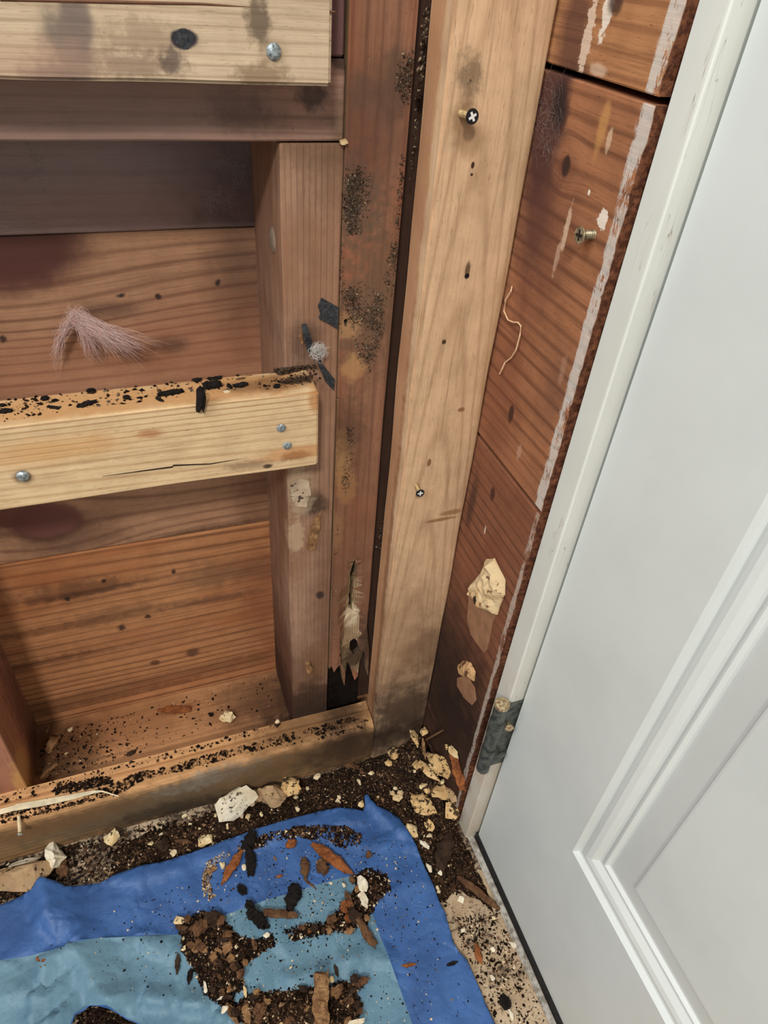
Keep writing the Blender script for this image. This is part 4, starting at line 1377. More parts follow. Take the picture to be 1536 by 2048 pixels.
SOILM = [M['soil_dark'], M['soil'], M['soil_mid'], M['soil_tan'], M['cream'], M['heap']]


def heap(name, poly, n, seed, label, weights=(42, 34, 14, 4, 3, 0), size=(0.0004, 0.0020), grid=0.006):
    hv, hf = cdt(poly, grid, (), 0.4, seed)
    ev = [(x, y, heap_z(x, y, poly)) for x, y in hv]
    pts = scatter(poly, n, seed, lambda x, y: heap_z(x, y, poly) - 0.0004, clump)
    o = granules(name, pts, SOILM, weights, size, seed, 0.75, extra=(ev, hf, 5))
    return tag(o, label, 'soil', kind='stuff')


soil_floor = heap('loose_soil', soilw, 12000, 21, 'dark loose soil and crumbs heaped on the floor below the back wall')
soil_left = heap('loose_soil', soilw2, 2600, 22, 'loose soil under plaster lumps on the floor at the left edge')
# loose crumbs on the bare floor by the door
by_door = tow([(905, 1840), (1000, 1815), (1095, 2048), (1140, 2150), (1030, 2150), (940, 1920)])
by_door = [(min(x, 0.0075), y) for x, y in by_door]
pts = scatter(by_door, 1500, 31, lambda x, y: 0.0, lambda x, y: 0.2 + 0.8 * max(0, min(1, (y + 0.30) / 0.13)))
o = granules('floor_crumbs', pts, SOILM[:5], (40, 25, 15, 8, 10), (0.0003, 0.0017), 31, 0.6)
tag(o, 'fine dark crumbs scattered over the beige floor beside the door', 'soil', kind='stuff')
mid_fl = [(x, min(y, -0.0335)) for x, y in tow([(60, 1700), (230, 1660), (420, 1620), (470, 1690), (330, 1725), (225, 1750), (195, 1760), (130, 1772)])]
pts = scatter(mid_fl, 1700, 33, lambda x, y: 0.0, clump)
o = granules('floor_crumbs', pts, SOILM[:5], (38, 28, 18, 8, 8), (0.0004, 0.0024), 33, 0.7)
tag(o, 'dark crumbs on the bare floor patch between furring strip and blue sheet', 'soil', kind='stuff')

# ------------------------------------------------------------------ soil on the sheet
zones = [
    ([(345, 1832), (372, 1838), (405, 1818), (425, 1835), (452, 1838), (470, 1862), (505, 1878), (545, 1868), (552, 1890), (520, 1908), (492, 1925), (484, 1950), (492, 1975), (468, 1990), (480, 2040), (440, 2010), (410, 1990), (396, 1960), (380, 1930), (362, 1905), (360, 1870)], 5600, 0.010, 'soil heap on the pale centre of the blue sheet, left of the stub of wood', (42, 34, 16, 4, 4, 0)),
    ([(492, 1984), (560, 1978), (600, 1972), (650, 1968), (690, 1960), (735, 1950), (738, 1962), (715, 1985), (726, 2010), (720, 2048), (735, 2110), (560, 2110), (480, 2050), (470, 2010)], 4600, 0.012, 'grey-brown soil heap around the stub of wood at the bottom of the sheet', (26, 34, 26, 8, 3, 0)),
    ([(568, 1862), (600, 1846), (650, 1842), (668, 1824), (690, 1800), (712, 1770), (700, 1752), (735, 1735), (775, 1745), (780, 1780), (758, 1800), (742, 1830), (735, 1850), (700, 1862), (640, 1868), (580, 1878)], 3800, 0.006, 'curved band of soil across the upper right of the blue sheet', (42, 32, 16, 6, 5, 0)),
    ([(470, 1690), (500, 1672), (550, 1664), (610, 1652), (650, 1648), (690, 1650), (722, 1668), (720, 1690), (690, 1694), (650, 1682), (600, 1672), (545, 1684), (500, 1700), (478, 1702)], 2600, 0.004, 'thin drift of soil along the upper fold of the blue sheet', (36, 34, 18, 8, 4, 0)),
    ([(402, 1742), (412, 1722), (440, 1705), (462, 1700), (455, 1714), (428, 1728), (420, 1760), (432, 1790), (418, 1800), (404, 1780)], 1100, 0.002, 'curl of pale sawdust on the dark blue border of the sheet', (4, 8, 20, 40, 28, 0)),
    ([(135, 2042), (175, 2004), (215, 2006), (265, 2032), (350, 2080), (300, 2140), (120, 2120)], 2600, 0.006, 'very dark soil at the bottom edge beneath the sheet folds', (70, 24, 6, 0, 0, 0)),
]
for zi, (pxs, n, hgt, lab, wts) in enumerate(zones):
    zz = 0.010
    pw = rough_poly([(PZ(a, c, zz)[0], PZ(a, c, zz)[1]) for a, c in pxs], 0.004, 0.0014, 40 + zi)

    def zf(x, y, pw=pw, hgt=hgt):
        d = polydist(x, y, pw)
        base = sheet_z(x, y) if zi != 5 else 0.0
        return base + min(1, d / 0.014) * hgt * (0.35 + 0.5 * (noise.noise(Vector((x * 60, y * 60, 3))) + 0.5)) + 0.0012 * noise.noise(Vector((x * 240, y * 240, 3)))

    extra = None
    if hgt > 0.0045:
        hv, hf = cdt(pw, 0.0045, (), 0.4, zi)
        extra = ([(x, y, zf(x, y) if polydist(x, y, pw) > 0.0012 else zf(x, y) - 0.002) for x, y in hv], hf, 5)
    pts = scatter(pw, n, 50 + zi, lambda x, y: zf(x, y) - 0.0003, None if hgt > .0045 else clump)
    o = granules('soil_pile', pts, SOILM, wts, (0.0004, 0.0018 if zi != 4 else 0.0011), 50 + zi, 0.75, extra=extra)
    tag(o, lab, 'soil', kind='stuff')
# specks across the sheet
inn = w2([(60, 1900), (250, 1790), (400, 1760), (600, 1650), (740, 1640), (830, 1700), (860, 1790), (905, 1900), (970, 2040), (700, 2046), (450, 2010), (240, 1990), (80, 1980)])
core = w2([(600, 1760)])[0]
pts = scatter(inn, 2300, 61, lambda x, y: sheet_z(x, y), lambda x, y: 0.05 + 0.95 * math.exp(-((x - core[0]) ** 2 + (y - core[1]) ** 2) / 0.018))
o = granules('sheet_specks', pts, SOILM[:5], (40, 26, 14, 8, 14), (0.0003, 0.0012), 61, 0.6)
tag(o, 'fine specks of soil sprinkled all over the blue sheet', 'soil', kind='stuff')


# ------------------------------------------------------------------ lumps and splinters, one object each
def zfloor(x, y):
    z = 0.0
    for p in (soilw, soilw2):
        if inpoly(x, y, p):
            z = max(z, heap_z(x, y, p))
    return z


def surf(px, py, where):
    if where == 'floor':
        for zz in np.arange(0.075, 0.0, -0.001):
            p = PZ(px, py, zz)
            if p[0] < -0.005 or p[1] < -0.132:
                if zfloor(p[0], p[1]) >= zz - 0.0005:
                    break
            elif zz < 0.055:
                # leaning on the wall board
                p = PX(px, py, -0.006)
                return (p[0], p[1], max(0.002, p[2] - 0.006))
        return (p[0], p[1], zfloor(p[0], p[1]))
    if where == 'sheet':
        p = PZ(px, py, 0.010)
        p = PZ(px, py, sheet_z(p[0], p[1]))
        return (p[0], p[1], sheet_z(p[0], p[1]))
    if where == 'pile':
        p = PZ(px, py, 0.015)
        return (p[0], p[1], sheet_z(p[0], p[1]) + 0.004)
    if where == 'plate':
        p = PZ(px, py, 0.045)
        return (p[0], p[1], 0.045)
    if where == 'strip':
        p = PZ(px, py, 0.072)
        return (p[0], p[1], 0.0715)
    if where == 'midtop':
        p = PZ(px, py, 0.501)
        return (p[0], min(-0.002, max(-0.031, p[1])), 0.5008)


seedc = [100]


def lump(px, py, wpx, hpx, where, mat, label, group, cat='plaster lump', name='plaster_lump', hk=0.5, rot=0.0, tilt=(0, 0), rough=0.12, npts=14):
    seedc[0] += 1
    c = surf(px, py, where)
    dist = float(np.linalg.norm(np.array(c) - CAM))
    s = dist / FPX * 1.18
    sx = wpx * s * 0.5
    sy = hpx * s * 0.5 * 1.12
    sz = max(0.0012, min(sx, sy) * hk)
    if where == 'floor' and px < 700 and c[1] > -0.035 - sy:
        # lies against the front of the base strip
        p = PY(px, py, -0.0345 - sy * 0.85)
        c = (p[0], p[1], max(0.001, min(0.007, p[2] - sz)))
    o = shard(name, c, sx, sy, sz, M[mat], seedc[0], rot, tilt, rough, npts)
    return tag(o, label, cat, group)


G1 = 'plaster lumps in the soil below the back wall'
lump(468, 1588, 82, 40, 'floor', 'chunk_white', 'largest cream plaster lump, elongated, lying against the foot of the base furring strip', G1, rot=0.28, hk=0.9)
lump(516, 1574, 24, 22, 'floor', 'chunk_tan', 'small tan plaster lump wedged between the long cream lump and a rounder one', G1, hk=.9)
lump(543, 1563, 44, 42, 'floor', 'chunk_tan', 'rounded tan plaster lump, second from the long cream lump along the strip', G1, hk=0.9)
lump(583, 1552, 40, 32, 'floor', 'chunk_dirty', 'tan plaster lump at the right end of the row along the base furring strip', G1, hk=0.8, rot=.3)
lump(30, 1722, 92, 52, 'floor', 'chunk_tan', 'big tan slab of plaster with a broken white edge at the lower left', G1, hk=0.45, rot=0.15)
lump(40, 1742, 70, 26, 'floor', 'chunk_white', 'crumbly white broken edge lying in front of the big tan slab', G1, hk=0.5, rot=0.3)
lump(104, 1706, 36, 34, 'floor', 'chunk_white', 'squarish white plaster lump speckled with soil, right of the big tan slab', G1, hk=0.6, rot=.4)
lump(217, 1661, 24, 22, 'floor', 'chunk', 'oval cream lump leaning at the end of a brown stick by the furring strip', G1, hk=0.8)
lump(412, 1685, 24, 20, 'floor', 'chunk', 'angular cream lump touching the upper edge of the blue sheet', G1, hk=0.5)
lump(455, 1437, 30, 24, 'plate', 'chunk', 'cream cube-like lump lying on the bottom plate between the studs', G1, hk=0.8)
lump(555, 1444, 10, 10, 'strip', 'cream', 'pale round crumb on the base furring strip beside the middle stud', G1)
G2 = 'plaster lumps in the corner by the door'
R = [(832, 1480, 17, 36, 'chunk_dirty', 'upright oblong speckled lump nearest the corner furring strip', 0.1), (850, 1461, 17, 18, 'chunk_dirty', 'small knobbly lump topmost of those in the corner', 0),
     (806, 1492, 17, 13, 'chunk_dirty', 'small triangular lump left of the upright oblong one', 0.3), (785, 1509, 19, 24, 'chunk_dirty', 'pentagonal speckled lump above a dark patch, left side of the corner soil', 0.3), (777, 1527, 13, 13, 'chunk_dirty', 'small crumbly lump just below the pentagonal one', 0.0),
     (833, 1532, 18, 20, 'chunk_dirty', 'stubby lump in the middle of the corner soil', 0.2), (829, 1544, 8, 7, 'cream', 'tiny pale crumb just below the stubby lump', 0),
     (857, 1550, 20, 58, 'chunk_dirty', 'long upright speckled lump in the corner soil', 0.45), (883, 1528, 38, 56, 'chunk_dirty', 'large fibrous broken lump leaning toward the right wall', 0.45), (860, 1515, 17, 18, 'chunk_tan', 'brownish lump between the long lump and the fibrous one', 0),
     (905, 1498, 15, 32, 'chunk', 'smooth narrow cream lump close to the right wall board', 0.3), (896, 1490, 9, 12, 'chunk_dirty', 'small ragged lump at the left of the smooth narrow one', 0.0),
     (877, 1590, 34, 40, 'chunk_dirty', 'heavily soiled lump below the long upright one', 0.3), (846, 1616, 38, 46, 'chunk_dirty', 'largest flat speckled lump, corner soil, between blue sheet and jamb', 0.35), (846, 1574, 18, 9, 'chunk', 'flat pale chip above the largest flat lump', 0.0), (853, 1584, 14, 10, 'chunk_dirty', 'rusty-toned chip right below the flat pale chip', 0.0),
     (903, 1620, 35, 28, 'chunk_dirty', 'speckled wedge-shaped lump touching the foot of the door jamb', -0.3), (902, 1588, 19, 26, 'chunk_tan', 'plain tan lump just above the wedge-shaped one by the jamb', 0.3), (886, 1559, 10, 8, 'chunk', 'small pale lump under the fibrous one', 0),
     (790, 1578, 9, 6, 'cream', 'pale chip, top of a cluster of four', 0), (785, 1587, 10, 9, 'chunk', 'pale chip, left of a cluster of four', 0.), (801, 1587, 12, 9, 'chunk', 'pale chip, right of a cluster of four', 0), (795, 1596, 20, 13, 'chunk', 'pale triangular chip, lowest of a cluster of four', 0.2),
     (824, 1662, 23, 28, 'chunk', 'cream lump lodged against the right edge of the blue sheet', 0.5), (857, 1654, 18, 24, 'chunk_dirty', 'tan angular lump below the largest flat speckled one', 0.1), (858, 1673, 11, 7, 'cream', 'small cream chip under the tan angular lump', 0.), (848, 1690, 10, 19, 'chunk_white', 'white leaf-shaped chip beside the blue sheet', 0.6),
     (858, 1736, 9, 16, 'chunk_white', 'white oval chip by the right edge of the blue sheet', 0.1), (879, 1747, 9, 9, 'chunk_white', 'round white crumb right of the white oval chip', 0), (875, 1777, 7, 7, 'cream', 'upper of two tiny white crumbs at the sheet edge', 0), (877, 1784, 7, 7, 'cream', 'lower of two tiny white crumbs at the sheet edge', 0),
     (970, 1772, 5, 12, 'cream', 'thin white flake against the threshold strip', 0.1), (923, 1799, 14, 11, 'chunk_white', 'white lump at the top of the bare floor patch by the door', 0.2), (987, 1836, 8, 6, 'cream', 'small white crumb right of the bare floor patch near the threshold', 0),
     (926, 1861, 9, 8, 'chunk_white', 'white crumb on the bare floor beside the sheet edge', 0), (945, 1870, 5, 4, 'cream', 'tiny white crumb right of another on the bare floor', 0), (1026, 1889, 11, 13, 'chunk_white', 'white knobbly lump touching the threshold strip', 0), (986, 1900, 8, 9, 'chunk_white', 'white oval crumb in the middle of the bare floor by the door', 0.4),
     (984, 1956, 8, 9, 'chunk_white', 'square white crumb on the bare floor below the oval one', 0.3), (1029, 1934, 7, 6, 'cream', 'faint white crumb next to the soil by the threshold', 0.), (1021, 2028, 9, 14, 'chunk_white', 'white flaky crumb below the black chip on the floor', 0.)]
for px, py, wp, hp, mt, lab, ro in R:
    lump(px, py, wp, hp, 'floor', mt, lab, G2, rot=ro, hk=0.55 if max(wp, hp) > 14 else .7)
G3 = 'pale crumbs between the furring strip and the sheet'
for px, py, wp, hp, lab in [(452, 1631, 13, 16, 'cream crumb in the soil right below the long cream lump'), (496, 1634, 10, 12, 'irregular cream crumb left of two small ones, above the sheet'), (484, 1632, 7, 9, 'dull cream crumb close above the sheet edge'), (455, 1654, 6, 16, 'thin upright cream flake in the dark soil above the sheet'),
                            (503, 1608, 12, 13, 'tan crumb right of the long cream lump, in the soil'), (432, 1632, 8, 8, 'faint cream crumb left of the others above the sheet'), (347, 1707, 12, 12, 'cream crumb touching the sheet fold at the left'), (302, 1688, 9, 9, 'tan crumb in the soil above the left part of the sheet'), (381, 1649, 7, 7, 'round white crumb in the tan floor patch'),
                            (369, 1634, 14, 6, 'flat cream flake just below the furring strip foot'), (323, 1669, 8, 6, 'small cream flake in the gravelly soil at the left'), (590, 1597, 8, 9, 'tan nugget below the row of plaster lumps'), (615, 1578, 7, 8, 'pale chip right below the row of plaster lumps'), (675, 1605, 10, 10, 'lower of two yellowish nuggets above the sheet'), (678, 1595, 7, 8, 'upper of two yellowish nuggets above the sheet'),
                            (722, 1610, 13, 13, 'tan triangular chip beside the torn sheet corner'), (718, 1566, 9, 12, 'yellowish chip in dark soil above the torn sheet corner'), (742, 1547, 13, 8, 'whitish chip below the rotted post foot'), (633, 1543, 17, 10, 'pale flake right of the row of plaster lumps'), (756, 1594, 6, 5, 'tiny white crumb right of the torn sheet corner'), (594, 1620, 9, 9, 'tan crumb close above the upper sheet edge'), (523, 1630, 6, 8, 'small tan crumb nearest the sheet, right of the irregular one')]:
    lump(px, py, wp, hp, 'floor', 'chunk' if seedc[0] % 2 else 'cream', lab, G3, cat='plaster crumb', name='plaster_crumb', hk=.6)
G4 = 'pale crumbs lying on the blue sheet'
for px, py, wp, hp, wh, lab in [(360, 1838, 22, 13, 'pile', 'white ragged lump at the upper left tip of the soil heap on the sheet'), (724, 1768, 20, 27, 'pile', 'largest white chip on the sheet, upper of a pair at the right'), (727, 1797, 15, 30, 'pile', 'long white chip, lower of a pair at the right of the sheet'), (367, 1896, 10, 10, 'pile', 'white round crumb at the left rim of the soil heap'), (437, 1888, 8, 8, 'pile', 'cream crumb in the middle of the soil heap'), (425, 1901, 9, 8, 'pile', 'dull cream crumb beside another in the soil heap'),
                                (445, 1733, 11, 14, 'sheet', 'white chip beside the brown splinter, upper left of sheet'), (489, 1737, 9, 12, 'sheet', 'white chip right of the brown splinter beside a black clod'), (409, 1970, 7, 17, 'pile', 'narrow white sliver at the left of the lower heap'), (490, 1981, 6, 16, 'pile', 'thin white sliver at the edge of the pale blue area'), (450, 2022, 13, 11, 'pile', 'cream lump at the bottom left of the lower heap'), (596, 2014, 12, 10, 'pile', 'white chip left of the wood stub'), (563, 2042, 8, 12, 'pile', 'white chip at the bottom edge left of the wood stub'),
                                (700, 1995, 10, 10, 'pile', 'round white crumb right of the wood stub'), (441, 1996, 12, 5, 'pile', 'flat white flake among the soil left of the wood stub'), (663, 1957, 9, 9, 'pile', 'round white crumb on top of the soil above the wood stub'), (688, 1766, 7, 11, 'pile', 'small white sliver left of the largest white chip'), (603, 1874, 7, 7, 'sheet', 'small cream crumb under the curved soil band'), (637, 1864, 6, 6, 'sheet', 'tiny cream crumb at the lower rim of the curved soil band'), (590, 1674, 6, 5, 'sheet', 'pale crumb in the thin soil drift at the top of the sheet'),
                                (710, 2046, 34, 14, 'pile', 'white lump cut by the bottom edge of the picture, right of the wood stub'), (511, 1987, 8, 6, 'pile', 'white flake at the top of the lower heap'), (533, 1868, 11, 8, 'pile', 'reddish-cream chip at the right tip of the soil heap'), (661, 1767, 8, 5, 'sheet', 'thin pale chip in the soil right of the brown chips')]:
    lump(px, py, wp, hp, wh, 'chunk_white' if seedc[0] % 3 else 'chunk', lab, G4, cat='plaster crumb', name='plaster_crumb', hk=.6)


def stick(p1, p2, wpx, where, mat, label, group='wood splinters in the debris', cat='wood splinter', name='wood_splinter', thick=0.5, bow=0.0, taper=(0.4, 0.25), lift=0.0, lift2=0.0):
    seedc[0] += 1
    a = Vector(surf(p1[0], p1[1], where))
    b_ = Vector(surf(p2[0], p2[1], where))
    a.z += lift
    b_.z += lift2
    wd = wpx * (a - Vector(CAM)).length / FPX
    o = splinter(name, a, b_, wd, max(0.001, wd * thick), M[mat], seedc[0], bow, taper)
    return tag(o, label, cat, group)


stick((626, 1692), (702, 1751), 20, 'sheet', 'frag_orange', 'long orange-brown splinter lying on the dark blue border of the sheet', bow=.003)
stick((484, 1706), (443, 1770), 15, 'sheet', 'frag_orange', 'brown splinter left of a black clod, upper left of the sheet', bow=.002)
stick((505, 1670), (490, 1700), 22, 'sheet', 'char', 'black clod of rotten wood at the upper end of the brown splinter', cat='rotten wood', name='rotten_clod', thick=.5, taper=(.7, .6))
stick((498, 1700), (504, 1750), 18, 'sheet', 'char', 'black elongated clod right of the brown splinter', cat='rotten wood', name='rotten_clod', thick=.5, taper=(.6, .7))
stick((606, 1718), (612, 1758), 17, 'sheet', 'frag_brown', 'short brown splinter left of the long orange one')
stick((607, 1758), (632, 1778), 4, 'sheet', 'frag_brown', 'thin hooked sliver below the short brown splinter')
stick((592, 1772), (580, 1820), 26, 'sheet', 'char', 'black clod of rotten wood at mid sheet on the pale blue corner', cat='rotten wood', name='rotten_clod', thick=.5, taper=(.5, .5))
stick((497, 1800), (503, 1818), 14, 'pile', 'char', 'small black clod above a longer one, pale blue area', cat='rotten wood', name='rotten_clod', thick=.6, taper=(.7, .7))
stick((497, 1820), (532, 1854), 22, 'pile', 'char', 'long black clod pointing to the right between two soil heaps', cat='rotten wood', name='rotten_clod', thick=.6, taper=(.6, .6))
stick((527, 1824), (592, 1829), 14, 'pile', 'frag_brown', 'straight brown stick lying level across the pale blue area', taper=(.9, .6))
stick((715, 1846), (750, 1894), 15, 'sheet', 'frag_brown', 'forked brown stick pointing down at the right of the pale blue area', taper=(.6, .7), lift=.006)
stick((700, 1820), (722, 1846), 22, 'pile', 'frag_dark', 'dark stub at the upper end of the forked brown stick')
stick((690, 1782), (708, 1818), 11, 'pile', 'frag_brown', 'reddish splinter in the curved soil band')
stick((640, 1956), (644, 2075), 27, 'pile', 'frag_tan', 'thick stub of brown wood standing out of the heap at the bottom', thick=.8, taper=(.95, .9), lift=.006, lift2=.006)
stick((357, 1912), (354, 1948), 8, 'sheet', 'frag_dark', 'dark twig hanging left of the main soil heap')
stick((382, 1940), (378, 1968), 9, 'sheet', 'char', 'black clod below the main soil heap at the left', cat='rotten wood', name='rotten_clod')
stick((708, 1968), (738, 1956), 12, 'pile', 'frag_brown', 'reddish-brown stick at the right end of the lower heap')
stick((452, 2005), (476, 2046), 10, 'pile', 'frag_tan', 'pale brown stick at the lower left of the lower heap')
stick((669, 1930), (676, 1955), 6, 'sheet', 'frag_dark', 'thin dark twig above the wood stub')
stick((575, 1692), (592, 1686), 16, 'sheet', 'frag_orange', 'small rust-brown chip in the thin soil drift', thick=.5, taper=(.7, .6))
stick((735, 1708), (740, 1716), 12, 'sheet', 'frag_brown', 'small brown chip right of the long orange splinter', thick=.6, taper=(.8, .7))
stick((640, 1728), (650, 1748), 22, 'sheet', 'frag_brown', 'chunky brown chip left of the long orange splinter tip', thick=.6, taper=(.7, .6))
stick((553, 1755), (566, 1751), 5, 'sheet', 'frag_orange', 'slim reddish sliver in the middle of the dark blue border')
stick((416, 1746), (433, 1736), 9, 'sheet', 'frag_tan', 'tan chip inside the curl of sawdust', taper=(.8, .7))
stick((547, 1714), (553, 1722), 4, 'sheet', 'frag_tan', 'tiny pale curl of wood on the blue border')
stick((480, 1775), (490, 1790), 14, 'sheet', 'char', 'small black clod left of the pale blue corner', cat='rotten wood', name='rotten_clod', taper=(.7, .7))
stick((420, 1825), (428, 1845), 26, 'pile', 'frag_dark', 'dark clod at the top of the main soil heap', cat='rotten wood', name='rotten_clod', taper=(.8, .8))
stick((385, 1862), (408, 1850), 24, 'pile', 'frag_brown', 'brown chip near the top of the main soil heap', taper=(.8, .8))
stick((452, 1885), (456, 1905), 18, 'pile', 'frag_tan', 'tan chip in the middle of the main soil heap', taper=(.8, .7))
stick((392, 1885), (402, 1895), 18, 'pile', 'frag_brown', 'rounded brown chip left in the main soil heap', taper=(.8, .7))
stick((655, 1842), (672, 1832), 14, 'pile', 'frag_brown', 'brown chip in the lower part of the curved soil band', taper=(.8, .7))
stick((668, 1975), (676, 1990), 20, 'pile', 'frag_tan', 'tan chunk beside the wood stub', taper=(.8, .7))
stick((488, 2008), (496, 2040), 14, 'pile', 'frag_tan', 'pale chunk in the lower heap left of the wood stub', taper=(.8, .7))
stick((515, 2020), (530, 2030), 26, 'pile', 'frag_brown', 'flat brown chip in the lower heap', taper=(.8, .7))
stick((805, 1932), (832, 1929), 6, 'sheet', 'frag_orange', 'reddish sliver on the royal blue right border')
stick((893, 1931), (915, 1924), 6, 'sheet', 'char', 'black sliver near the right edge of the sheet')
stick((75, 1918), (88, 1922), 6, 'sheet', 'frag_orange', 'small orange chip on the pale blue area at the left', taper=(.8, .7))
crnd = random.Random(77)
for zi2, lab, grp, mats_ in ((0, 'brown wood chip half buried in the soil heap left of the wood stub', 'wood chips in the left heap', ('frag_brown', 'frag_dark', 'frag_brown', 'frag_tan')),
                             (1, 'grey-brown wood chip in the heap at the bottom around the wood stub', 'wood chips in the bottom heap', ('frag_brown', 'frag_dark', 'frag_tan', 'frag_dark')),
                             (2, 'small wood chip in the curved band of soil on the sheet', 'wood chips in the curved band', ('frag_brown', 'frag_orange', 'frag_dark', 'frag_tan'))):
    zp = zones[zi2][0]
    k = 0
    while k < (34, 38, 16)[zi2]:
        a = crnd.uniform(min(p[0] for p in zp), max(p[0] for p in zp))
        c = crnd.uniform(min(p[1] for p in zp), min(2046, max(p[1] for p in zp)))
        an = crnd.uniform(0, 6.28)
        L = crnd.uniform(4, 11)
        if not inpoly(a, c, zp):
            continue
        stick((a - L * math.cos(an), c - L * math.sin(an) * .7), (a + L * math.cos(an), c + L * math.sin(an) * .7), crnd.uniform(6, 15), 'pile', mats_[k % 4], lab, grp, cat='wood chip', name='wood_chip', thick=.5, taper=(crnd.uniform(.5, .9), crnd.uniform(.5, .9)), lift=crnd.uniform(0, .002), lift2=crnd.uniform(0, .002))
        k += 1
GF = 'wood splinters on the floor'
stick((914, 1757), (1001, 1822), 13, 'floor', 'frag_brown', 'long brown stick running toward the threshold strip', GF, bow=.002, lift=.003)
stick((895, 1678), (880, 1735), 30, 'floor', 'frag_dark', 'flat brown slab of bark below the wedge-shaped lump', GF, thick=.3, taper=(.7, .6))
stick((952, 1888), (962, 1928), 12, 'floor', 'frag_orange', 'reddish leaf-shaped sliver on the bare floor by the door', GF, thick=.3)
stick((1006, 1990), (1015, 2022), 18, 'floor', 'char', 'black chip on the beige floor near the bottom', GF, thick=.3, cat='rotten wood', name='rotten_clod', taper=(.5, .4))
stick((843, 1487), (848, 1528), 6, 'floor', 'frag_tan', 'thin upright sliver beside the upright oblong lump', GF, lift=.012, lift2=.004)
stick((852, 1480), (886, 1466), 5, 'floor', 'frag_tan', 'thin sliver slanting up toward the right wall', GF, lift=.004, lift2=.010)
stick((787, 1500), (830, 1513), 5, 'floor', 'frag_brown', 'thin brown twig left of the corner lumps', GF, lift=.006, lift2=.004)
stick((858, 1490), (882, 1545), 6, 'floor', 'frag_dark', 'dark thin stick under the fibrous lump', GF, lift=.008, lift2=.006)
stick((905, 1512), (926, 1575), 18, 'floor', 'frag_orange', 'reddish broken slat leaning at the right wall board', GF, thick=.3, taper=(.9, .6), lift=.008)
stick((215, 1676), (206, 1702), 14, 'floor', 'frag_dark', 'dark brown stick below the oval cream lump', GF, taper=(.8, .6))
stick((122, 1718), (126, 1756), 18, 'floor', 'frag_brown', 'brown broken piece above the sheet fold at the left', GF, taper=(.8, .7), thick=.5)
stick((111, 1695), (112, 1725), 7, 'floor', 'frag_dark', 'dark stick right of the squarish white lump', GF)
stick((72, 1741), (80, 1766), 9, 'floor', 'chunk', 'cream sliver pointing at the sheet fold', GF, taper=(.3, .9), thick=.4)
stick((352, 1683), (385, 1686), 8, 'floor', 'frag_brown', 'brown twig above the left part of the sheet', GF)
stick((320, 1690), (335, 1700), 22, 'floor', 'frag_dark', 'dark rounded chip in the gravelly soil', GF, taper=(.8, .8), thick=.6)
stick((685, 1524), (730, 1548), 14, 'floor', 'frag_brown', 'brown bark strip below the rotted post foot', GF, thick=.3)
stick((140, 1765), (170, 1748), 5, 'floor', 'char', 'dark sliver on the bare tan floor patch', GF)
GP = 'wood pieces on the bottom plate'
stick((98, 1503), (118, 1478), 18, 'plate', 'frag_tan', 'tan split piece by the foot of the left stud', GP, thick=.5, bow=.004, taper=(.8, .4))
stick((118, 1496), (134, 1490), 12, 'plate', 'frag_brown', 'flat brown chip right of the tan split piece', GP, thick=.4)
stick((80, 1558), (115, 1527), 7, 'plate', 'frag_tan', 'pale thin splinter pointing to the left stud', GP, taper=(.3, .9))
stick((92, 1468), (99, 1450), 5, 'plate', 'frag_tan', 'tiny upright sliver beside the left stud', GP)
stick((318, 1421), (380, 1421), 15, 'plate', 'frag_orange', 'long rust-brown flake lying on the bottom plate', GP, thick=.3, taper=(.3, .8))
stick((136, 1463), (146, 1458), 7, 'plate', 'cream', 'small cream chip on the bottom plate near the left stud', GP, thick=.5, taper=(.8, .7))
stick((254, 1512), (272, 1502), 10, 'plate', 'frag_dark', 'dark flake near the base furring strip edge', GP, thick=.3)
stick((418, 1431), (426, 1430), 8, 'plate', 'char', 'black crumb left of the cream cube-like lump', GP, thick=.6, taper=(.8, .8))
# pale strip lying on the base furring strip
ps_ = bmesh.new()
spts = [(-60, 1640), (0, 1623), (30, 1615), (32, 1614), (90, 1604), (150, 1592), (188, 1583), (205, 1585), (238, 1595)]
prev = None
for i, (a, c) in enumerate(spts):
    p = Vector(PZ(a, c, 0.0755))
    hw = [.0026, .0026, .0026, .0032, .0032, .0026, .0014, .0006, .0004][i]
    zz = p.z - 0.0012 + (0.003 if i > 6 else 0)
    ring = [ps_.verts.new((p.x, p.y - hw, zz)), ps_.verts.new((p.x, p.y - hw, zz + .0007)), ps_.verts.new((p.x, p.y + hw, zz + .0011)), ps_.verts.new((p.x, p.y + hw, zz + .0004))]
    if prev:
        for k in range(4):
            ps_.faces.new((prev[k], prev[(k + 1) % 4], ring[(k + 1) % 4], ring[k]))
    else:
        ps_.faces.new(ring)
    prev = ring
ps_.faces.new(prev[::-1])
o = bm_obj('paper_strip', ps_, M['strip_white'])
tag(o, 'long cream strip of torn paper lying on the base furring strip', 'paper strip')

# crumbs on the base furring strip
pw = [(x, y) for x, y in tow([(0, 1628), (100, 1600), (180, 1585), (273, 1546), (300, 1540), (250, 1580), (200, 1602), (100, 1628), (0, 1650)], 0.073)]
pts = scatter(pw, 900, 71, lambda x, y: 0.0722 if y > -.026 else 0.0705, clump)
pw2 = [(x, y) for x, y in tow([(105, 1585), (110, 1568), (150, 1565), (190, 1555), (215, 1552), (225, 1565), (180, 1578), (120, 1588)], 0.073)]
pts += scatter(pw2, 600, 72, lambda x, y: 0.0725)
pw3 = tow([(260, 1550), (700, 1435), (740, 1440), (740, 1455), (560, 1490), (273, 1565)], 0.073)
pts += scatter(pw3, 900, 73, lambda x, y: 0.0722 if y > -.026 else 0.069, clump)
pw4 = tow([(0, 1590), (560, 1448), (560, 1455), (0, 1612)], 0.073)
pts += scatter(pw4, 220, 74, lambda x, y: 0.0732)
